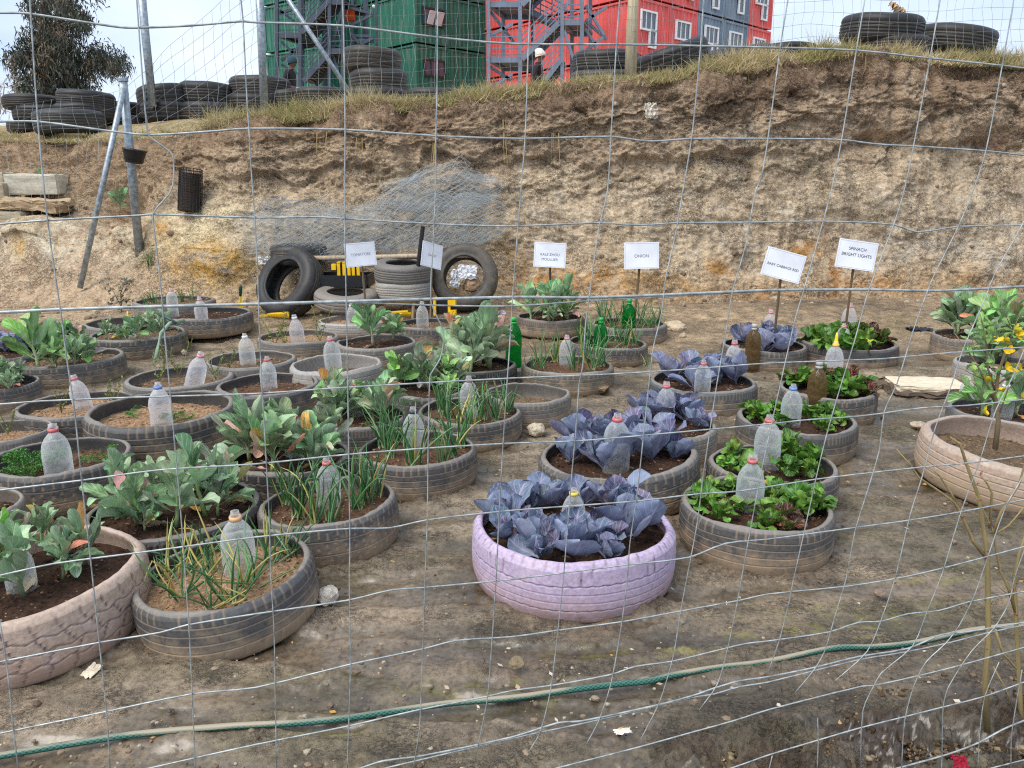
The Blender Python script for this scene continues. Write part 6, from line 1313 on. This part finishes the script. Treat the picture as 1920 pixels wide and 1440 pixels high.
# ------------------------------------------------------------------ tree and bare shrub at left
def limb(mb, pts, r0, r1): n = len(pts); mb.tube(pts, [r0 + (r1 - r0) * i / (n - 1) for i in range(n)], 8)
tr = empty('eucalyptus_tree', at_d(88, 300, 34), 'tall dark drooping tree at the upper left', 'tree'); O = tr.location; mb = MB()
Pt = lambda x, y, dd=0: at_d(x, y, 34 + dd) - O
limb(mb, [Pt(88,300), Pt(90,200), Pt(84,110), Pt(80,40), Pt(88,-40), Pt(92,-110)], .34, .08)
for l in [[(88,150),(120,125,.5),(165,112,1),(225,122,1)],[(86,130),(60,110,-.5),(35,105,-1)],[(82,70),(110,50,-.6),(130,40,-1)],[(84,110),(60,140,.8),(40,160,1)],[(90,180),(130,170,-.6),(165,170,-1)],[(84,20),(110,5,.6),(140,20,1)],[(82,60),(60,40,.6),(40,20,.8)]]: limb(mb, [Pt(*q) for q in l], .14, .03)
mb.build('trunk', M['wood'], tr, S(92, 80, 70), True)
bs, dv_, ln, cl = [], [], [], []
for (px, py, rx, ry, n) in [(95,8,52,20,700),(118,38,48,24,800),(62,98,42,24,650),(108,100,52,34,1100),(152,112,40,20,600),(190,112,36,18,500),(215,122,24,14,330),(82,150,52,28,950),(132,152,44,28,850),(158,172,24,12,280),(110,186,62,14,600),(34,106,24,18,280),(95,66,42,26,800),(100,-30,58,34,700),(88,-85,40,36,500),(150,30,14,12,120),(42,160,22,16,200),(185,-4,6,4,30)]:
    for _ in range(n // 15):
        a = rng.uniform(0, 6.28); q = math.sqrt(rng.uniform(0, 1)); c = np.array(Pt(px + rx * q * math.cos(a), py + ry * q * math.sin(a), rng.normal(0, .9)))
        cc = Sn([(50,58,48),(76,84,68),(60,60,50),(104,90,70),(36,42,38)][rng.choice(5, p=[.3,.25,.2,.12,.13])]); m = 24
        bs.append(c + rng.normal(size=(m, 3)) * np.array((.15, .15, .24))); d_ = rng.normal(size=(m, 3)) * .45 + np.array((0, 0, -.8)); dv_.append(d_ / np.linalg.norm(d_, axis=1, keepdims=True)); ln.append(rng.uniform(.12, .32, m)); cl.append(np.tile(cc, (m, 1)) * rng.uniform(.6, 1.3, (m, 1)))
bs, dv_, ln, cl = np.concatenate(bs), np.concatenate(dv_), np.concatenate(ln), np.concatenate(cl)
v, f, c = strands(bs, ln, dv_, np.full(len(bs), .055), np.full(len(bs), .1), cl, 2); o = obj('crown', mesh_np('crown', v, f, cols=c), M['foliage'], tr)
sh = empty('bare_shrub', at_d(-6, 214, 13.4), 'leafless pale twiggy shrub at the left edge', 'shrub'); mb = MB(); O = sh.location.copy()
def twig(p, d, L_, r, dep):
    pts = [p.copy()]
    for i in range(4): d = (d + Vector(rng.normal(size=3)) * .28).normalized(); pts.append(pts[-1] + d * L_ / 4)
    mb.tube(pts, [r, r * .9, r * .8, r * .7, r * .55], 4, caps=False)
    if dep > 0:
        for i in (1, 2, 3, 4):
            if rng.random() < .72: twig(pts[i], (d + Vector(rng.normal(size=3)) * .8).normalized(), L_ * .66, r * .55, dep - 1)
for k in range(6): twig(Vector((.05 * k - .1, 0, 0)), Vector((rng.uniform(-.2, .6), rng.normal(0, .3), .9)).normalized(), .46, .013, 3)
mb.build('branches', M['wood'], sh, S(186, 178, 168))
# ------------------------------------------------------------------ other plants
def twigs(name, label, cat, polys, base, r0, col, mat='wood'):
    r_ = empty(name, base, label, cat)
    for (pts, ra, rb) in polys:
        mb = MB(); n = len(pts); mb.tube([Vector(p) - Vector(base) for p in pts], [ra + (rb - ra) * i / (n - 1) for i in range(n)], 6); mb.build('branch', M[mat], r_, S(*col), True)
    return r_
Q = lambda d: (lambda *l: [at_d(x, y, d - .0 * i) for i, (x, y) in enumerate(l)])
q = Q(1.68); base = at_d(1851, 1372, 1.68)
rose = twigs('rose_bush', 'thorny leafless rose bush close to the fence at lower right', 'rose bush', [
 (q((1851,1372),(1847,1280),(1853,1205),(1852,1080),(1850,1032),(1835,932),(1812,870),(1800,832),(1782,820)), .0085, .0022), (q((1850,1047),(1825,1015),(1807,975),(1790,942),(1752,915),(1722,895),(1707,872),(1681,842)), .0045, .0014),
 (q((1792,945),(1785,927),(1760,890),(1735,870)), .003, .0012), (q((1862,1000),(1877,960),(1910,910),(1922,868),(1932,820)), .004, .0015), (q((1856,990),(1860,925),(1850,905),(1837,890)), .0035, .0014),
 (q((1920,1420),(1912,1300),(1905,1155),(1902,1080),(1912,1037),(1924,1000)), .0065, .003), (q((1905,1150),(1890,1100),(1875,1070),(1862,995),(1850,970),(1830,930)), .0045, .0014), (q((1903,1100),(1885,1110),(1862,1090)), .003, .0012), (q((1866,1180),(1880,1225),(1905,1252),(1930,1270)), .0035, .002),
 (q((1868,1000),(1892,985),(1925,945)), .003, .0014), (q((1862,1250),(1885,1290),(1902,1335)), .0024, .0015)], base, 0, (150,132,88))
mb = MB()
for (x, y) in [(1853,1205),(1848,1130),(1850,1032),(1835,932),(1825,1015),(1807,975),(1752,915),(1905,1155),(1902,1080),(1875,1070),(1862,995),(1845,1300)]:
    for k in range(2): p0 = at_d(x + rng.normal(0, 3), y + rng.normal(0, 12), 1.675) - base; mb.add([tuple(p0 + Vector(v)) for v in ((0,0,.002),(0,0,-.002),(rng.choice((-1, 1)) * .007,-.002,.001))], [(0, 1, 2)])
mb.build('thorns', M['wood'], rose, S(140, 60, 44))
for (x, y) in [(1790,822),(1806,842),(1905,1110),(1838,895),(1758,1072)]: o = obj('bud', LM['kale'][1], M['leaf'], rose, jit((130,60,50))); o.location = at_d(x, y, 1.67) - base; o.scale = (.014,) * 3; o.rotation_euler = (rng.uniform(.5, 1.4), 0, rng.uniform(0, 6))
d17 = TP['T17']['c'].y - .05; q = Q(d17); base = on_z(1868, 838, .15); q2 = lambda *l: [base] + q(*l) if False else q(*l)
shr = twigs('yellow_flowered_shrub', 'thin shrub with yellow flowers growing in the wide pinkish tyre', 'shrub', [
 (q((1866,842),(1872,790),(1866,745),(1872,700),(1885,660)), .012, .006), (q((1868,760),(1848,715),(1830,680),(1808,650),(1790,625)), .006, .0016), (q((1868,740),(1852,690),(1850,650),(1843,612),(1838,590)), .006, .0014),
 (q((1872,700),(1890,660),(1898,620),(1915,585)), .005, .0014), (q((1885,660),(1905,640),(1930,612)), .004, .0012), (q((1872,720),(1900,700),(1930,668)), .004, .0012), (q((1850,650),(1870,625),(1882,600)), .003, .001), (q((1830,680),(1822,650),(1826,620)), .003, .001), (q((1872,780),(1890,730),(1925,700)), .004, .0012), (q((1898,620),(1885,590),(1880,560)), .002, .001), (q((1846,712),(1820,700),(1800,690)), .0025, .001)], base, 0, (132,116,88))
for (x, y) in [(1852,640),(1843,605),(1868,640),(1898,618),(1838,652),(1880,655),(1902,640),(1912,628),(1845,690),(1870,690),(1878,725),(1902,605),(1858,715),(1888,585),(1820,640),(1812,668),(1915,700),(1890,700),(1862,612),(1830,605),(1872,575)]:
    for k in range(3): o = obj('leaf', LM['kale'][rng.integers(0, 8)], M['leaf'], shr, jit((110,150,66))); o.location = Vector(at_d(x + rng.normal(0, 6), y + rng.normal(0, 6), d17 + rng.normal(0, .05))) - base; o.scale = (rng.uniform(.05, .09),) * 3; o.rotation_euler = (rng.uniform(-.3, 1.3), rng.normal(0, .4), rng.uniform(0, 6.28))
PET = leaf_mesh('petal_shape', [(0,.05),(.3,.25),(.6,.42),(.85,.36),(1,.15)], .02, .8, .5, .1, 91, 7, 5)
for (x, y) in [(1901,618),(1883,640),(1905,628),(1892,660),(1886,690),(1872,642),(1917,630),(1850,715),(1882,735),(1912,690),(1842,772),(1915,745)]:
    f_ = bpy.data.objects.new('flower', None); link(f_, shr); f_.location = at_d(x, y, d17 - .07) - base; f_.rotation_euler = (rng.uniform(.2, 1.6), rng.normal(0, .4), rng.uniform(0, 6)); f_.empty_display_size = .02
    for k in range(4): o = obj('petal', PET, M['leaf_gloss'], f_, jit((246,206,30), .05)); o.scale = (.032,) * 3; o.rotation_euler = (R(30), 0, k * 1.57)
# dark dried plant on the left slope, low plants by the post
base = at_d(226, 612, 8.0); dp = twigs('dried_plant', 'dark shrivelled plant standing on the left slope', 'dried plant', [(Q(8.0)((226,612),(228,580),(226,550),(238,520)), .008, .003), (Q(8.0)((227,575),(212,545),(198,528)), .004, .002), (Q(8.0)((227,560),(236,540),(242,525)), .004, .002)], base, 0, (96,80,56))
for (x, y) in [(238,522),(232,532),(242,530),(228,540),(236,548),(222,552),(230,562),(222,570),(200,527),(206,536),(214,548),(238,560),(218,585),(240,575),(245,535),(226,530),(210,565)]:
    for k in range(3): o = obj('leaf', LM['kale'][rng.integers(0, 8)], M['leaf'], dp, jit((62,48,44))); o.location = Vector(at_d(x + rng.normal(0, 4), y + rng.normal(0, 4), 8.0 + rng.normal(0, .04))) - base; o.scale = (rng.uniform(.05, .09),) * 3; o.rotation_euler = (rng.uniform(-1, .8), rng.normal(0, .6), rng.uniform(0, 6.28))
kale(at_d(224, 398, 9.35), .30, 'dusty broad leaved plant in the hollow behind the brace', None, 3, 11, False)
kale(at_d(76, 334, 10.1), .14, 'small green plant growing behind the topmost concrete block', None, 3, 7, False)
w_ = weed(at_d(276, 512, 8.85), .42, 'scrubby half dry weed at the foot of the left steel post', None)
onion(at_d(282, 512, 8.8), .26, 'grassy tuft at the foot of the left steel post', None, .6, 22)
weed(on_z(357, 655, .02), .14, 'dry yellow weed right of the low kale tyre', None)
onion(on_z(1212, 688, .01), .11, 'small green tuft on the ground beside the sixth onion tyre', None, .1, 12)
# ------------------------------------------------------------------ hoses
def hose(label, px, r, mat, col, zf, n=10):
    ctrl = []
    for (x, y) in px: g = on_z(x, y, .02); ctrl.append(Vector((g.x, g.y, zf + ground_z(g.x, g.y))))
    pts = []
    for i in range(len(ctrl) - 1):
        p0, p1, p2, p3 = ctrl[max(i - 1, 0)], ctrl[i], ctrl[i + 1], ctrl[min(i + 2, len(ctrl) - 1)]
        for k in range(12): t = k / 12; pts.append(.5 * (2 * p1 + (p2 - p0) * t + (2 * p0 - 5 * p1 + 4 * p2 - p3) * t * t + (3 * p1 - p0 - 3 * p2 + p3) * t ** 3))
    P_ = np.array([p[:] for p in pts]); T = np.gradient(P_, axis=0); s_ = np.concatenate([[0], np.cumsum(np.linalg.norm(np.diff(P_, axis=0), axis=1))]); T /= np.linalg.norm(T, axis=1, keepdims=True)
    A_ = np.cross(T, np.array((0, 0, 1.0))); A_ /= np.linalg.norm(A_, axis=1, keepdims=True); B_ = np.cross(A_, T); th = np.linspace(0, 6.2832, n + 1)
    V = P_[:, None] + r * (A_[:, None] * np.cos(th)[None, :, None] + B_[:, None] * np.sin(th)[None, :, None]); uv = np.stack(np.broadcast_arrays(th[None] / 6.2832, s_[:, None]), -1)
    return tag(obj('garden_hose', mesh_np('garden_hose', V.reshape(-1, 3), grid_faces(len(P_), n + 1), uv=uv.reshape(-1, 2)), mat, None, S(*col)), label, 'hose')
hose('long green braided garden hose lying across the muddy foreground', [(-60,1425),(0,1415),(120,1396),(250,1376),(400,1361),(480,1357),(560,1353),(650,1344),(760,1322),(850,1308),(960,1300),(1050,1287),(1150,1271),(1215,1264),(1260,1254),(1340,1241),(1440,1230),(1560,1213),(1640,1205),(1720,1197),(1820,1179),(1900,1168),(2000,1156)], .0085, M['hose'], (40,110,100), .012, 14)
mb = MB(); d27 = TP['T27']['c'].y; mb.tube([at_d(345,601,d27-.1), at_d(318,606,d27-.25), at_d(302,625,d27-.38), at_d(295,655,d27-.46), at_d(287,694,d27-.50)], .014, 8); solid('pipe_offcut', 'pale green pipe bent over the rim of the low kale tyre', 'pipe', mb, M['plastic'], (142,166,140), smooth=True)
mb = MB(); mb.tube([at_d(296,588,6.35), at_d(318,598,6.3), at_d(330,606,6.28)], .012, 6); solid('pipe_offcut', 'short dark green pipe end behind the low kale tyre', 'pipe', mb, M['plastic'], (52,78,72), smooth=True)
# ------------------------------------------------------------------ the near field fence the photograph is taken through
FA = R(13); F0 = Vector((0, 1.20, 0)); fn = Vector((math.sin(FA), -math.cos(FA), 0))
def on_fence(px, py):
    r = ray(px, py); o = Vector((0, 0, CAMZ)); t = (F0 - o).dot(fn) / r.dot(fn); return o + r * t
HW = """0,24 50,25 150,40 225,51 260,52 357,48 452,40 480,42 642,48 820,70 960,82 1155,83 1310,86 1440,89 1600,94 1742,109 1880,123 1920,128
0,228 72,228 200,245 280,253 400,246 465,241 645,243 820,255 983,260 1145,256 1215,265 1297,260 1440,260 1577,262 1640,270 1712,274 1850,283 1920,291
0,420 90,413 260,404 288,402 480,408 600,407 645,410 815,420 960,424 1120,418 1200,422 1270,418 1408,417 1545,415 1675,421 1720,435 1795,425 1920,422
0,586 115,580 480,570 960,557 1105,558 1375,547 1440,544 1630,543 1760,545 1920,537
480,572 660,567 800,572 960,574 1100,564 1375,549 1440,546
0,758 80,752 250,745 480,738 655,726 960,709 1135,702 1295,692 1440,681 1650,673 1750,664 1920,651
0,919 150,901 300,881 480,870 652,852 805,840 960,831 1080,827 1210,816 1440,795 1515,787 1615,780 1727,765 1815,760 1920,749
0,1079 100,1057 262,1036 345,1025 480,1007 655,991 730,990 800,975 960,957 1190,940 1310,926 1385,921 1527,899 1627,887 1727,876 1835,866 1920,855
0,1241 190,1204 300,1186 350,1172 480,1151 655,1125 730,1107 792,1102 960,1086 1167,1060 1292,1045 1360,1019 1440,1011 1590,991 1702,976 1800,960 1920,937
0,1375 200,1334 360,1301 480,1289 655,1246 792,1217 855,1201 960,1194 1045,1182 1165,1166 1275,1146 1385,1126 1440,1114 1590,1099 1700,1081 1800,1057 1920,1025
200,1460 282,1440 480,1396 655,1361 780,1332 912,1306 960,1295 1035,1285 1145,1265 1190,1250 1260,1240 1335,1222 1397,1207 1440,1202 1555,1185 1610,1167 1652,1165 1702,1151 1760,1145 1815,1129 1920,1109
640,1452 677,1440 717,1427 792,1417 960,1382 1047,1355 1090,1352 1232,1322 1297,1305 1340,1290 1385,1277 1440,1269 1525,1252 1610,1231 1702,1216 1765,1190 1810,1185 1920,1167
690,1448 960,1384 1090,1357 1297,1308 1340,1301 1385,1288 1440,1279 1610,1237 1700,1222 1780,1205 1850,1187 1920,1172
980,1458 1045,1440 1197,1401 1287,1376 1377,1351 1440,1331 1615,1287 1640,1285 1722,1267 1795,1249 1920,1214
1330,1450 1372,1440 1440,1416 1530,1389 1612,1365 1692,1345 1767,1326 1845,1306 1920,1279
1620,1458 1685,1440 1775,1415 1832,1394 1882,1367 1920,1351
1820,1452 1860,1440 1920,1425"""
VW = """0,1160 15,1255 25,1355 35,1440
57,0 72,228 90,413 114,580 128,685 140,765 154,900 171,1052 187,1205 200,1330 207,1440
257,0 265,110 277,250 282,257 320,285 326,300 325,345 317,365 288,400 292,448 302,535 305,572 310,635 318,720 327,820 337,932 342,995 348,1080 355,1180 361,1305 365,1405 366,1440
452,0 456,40 464,200 467,241 470,300 478,410 483,500 485,567 489,677 491,720 497,820 501,895 505,970 508,1080 514,1180 516,1292 519,1440
642,0 644,50 647,237 646,360 647,460 649,560 652,720 654,870 656,1020 655,1080 657,1255 652,1405 651,1440
820,0 819,175 817,250 816,360 811,472 807,560 817,590 829,615 831,642 825,672 807,702 805,720 802,870 801,970 797,1080 791,1255 786,1367 774,1440
994,0 990,87 984,257 976,360 970,435 962,535 958,600 953,680 950,720 942,845 935,970 930,1080 920,1230 912,1317 890,1422
1161,0 1155,82 1145,250 1138,360 1122,427 1107,535 1097,610 1092,685 1085,720 1080,795 1072,882 1065,970 1056,1080 1045,1185 1032,1292 1012,1372 990,1410
1318,0 1312,92 1297,250 1279,360 1264,447 1247,522 1240,585 1225,647 1218,700 1200,870 1191,945 1180,1020 1176,1080 1165,1167 1145,1280 1122,1350 1100,1392
1476,0 1462,87 1440,250 1427,330 1415,360 1397,460 1372,547 1360,622 1343,720 1330,807 1317,895 1306,982 1287,1083 1275,1147 1264,1217 1255,1255 1235,1317 1197,1392
1620,0 1604,95 1577,260 1558,355 1540,422 1507,540 1490,597 1463,715 1440,820 1425,890 1410,970 1390,1080 1382,1125 1370,1185 1345,1280 1310,1330
1761,0 1742,110 1711,275 1693,360 1674,422 1627,545 1602,635 1576,720 1552,802 1532,882 1510,982 1488,1080 1475,1142 1460,1200 1440,1257
1899,0 1877,125 1847,282 1822,360 1795,425 1747,522 1732,560 1710,622 1680,720 1657,770 1647,845 1625,920 1602,995 1585,1085 1565,1152 1545,1220 1525,1255 1490,1297
1990,170 1950,320 1917,417 1865,510 1840,572 1802,660 1783,720 1752,802 1727,895 1705,965 1678,1080 1655,1150 1625,1220 1565,1275
1940,600 1900,700 1865,770 1835,865 1800,960 1765,1075 1737,1145 1710,1210 1652,1260 1637,1285 1617,1330 1612,1440
1940,810 1917,890 1885,947 1850,1045 1825,1117 1797,1172 1772,1205 1735,1240 1712,1285 1695,1350 1689,1440
1447,1416 1440,1445
1532,1345 1533,1390 1531,1445
1930,1000 1900,1085 1890,1130 1862,1177 1820,1220 1777,1287 1767,1325 1765,1415 1764,1445
1872,1240 1845,1305 1835,1380 1832,1445
1915,1255 1902,1330 1895,1380 1894,1445"""
def parse(t): return [[tuple(map(float, q.split(','))) for q in l.split()] for l in t.strip().split('\n')]
fe = empty('field_fence', (0, 1.2, 0), 'galvanised field fence of knotted wires right in front of the camera', 'fence'); fo = Vector((0, 1.2, 0))
def smooth_pts(P, k=3):
    out = []
    for i in range(len(P) - 1):
        p0, p1, p2, p3 = P[max(i - 1, 0)], P[i], P[i + 1], P[min(i + 2, len(P) - 1)]; d = (p2 - p1).length; 
        m1 = (p2 - p0) * (d / max((p2 - p0).length, 1e-6)); m2 = (p3 - p1) * (d / max((p3 - p1).length, 1e-6))
        for j in range(k): t = j / k; out.append((2*t**3-3*t*t+1)*p1 + (t**3-2*t*t+t)*m1*.8 + (-2*t**3+3*t*t)*p2 + (t**3-t*t)*m2*.8)
    return out + [P[-1]]
thick = {3: .0025, 11: .0017, 15: .0019}
for i, l in enumerate(parse(HW)):
    P = [on_fence(*q) - fo for q in l]
    if l[0][0] <= 0: P = [P[0] + (P[0] - P[1]).normalized() * .5] + P
    if l[-1][0] >= 1915: P = P + [P[-1] + (P[-1] - P[-2]).normalized() * .6]
    mb = MB(); mb.tube(smooth_pts(P), thick.get(i, .00145), 6); mb.build('horizontal_wire', M['wire'], fe, S(176,182,180), True)
for l in parse(VW):
    P = [on_fence(*q) - fo + fn * .002 for q in l]
    if l[0][1] <= 0: P = [P[0] + (P[0] - P[1]).normalized() * .5] + P
    mb = MB(); mb.tube(smooth_pts(P), .00105, 6); mb.build('vertical_wire', M['wire'], fe, S(166,172,170), True)
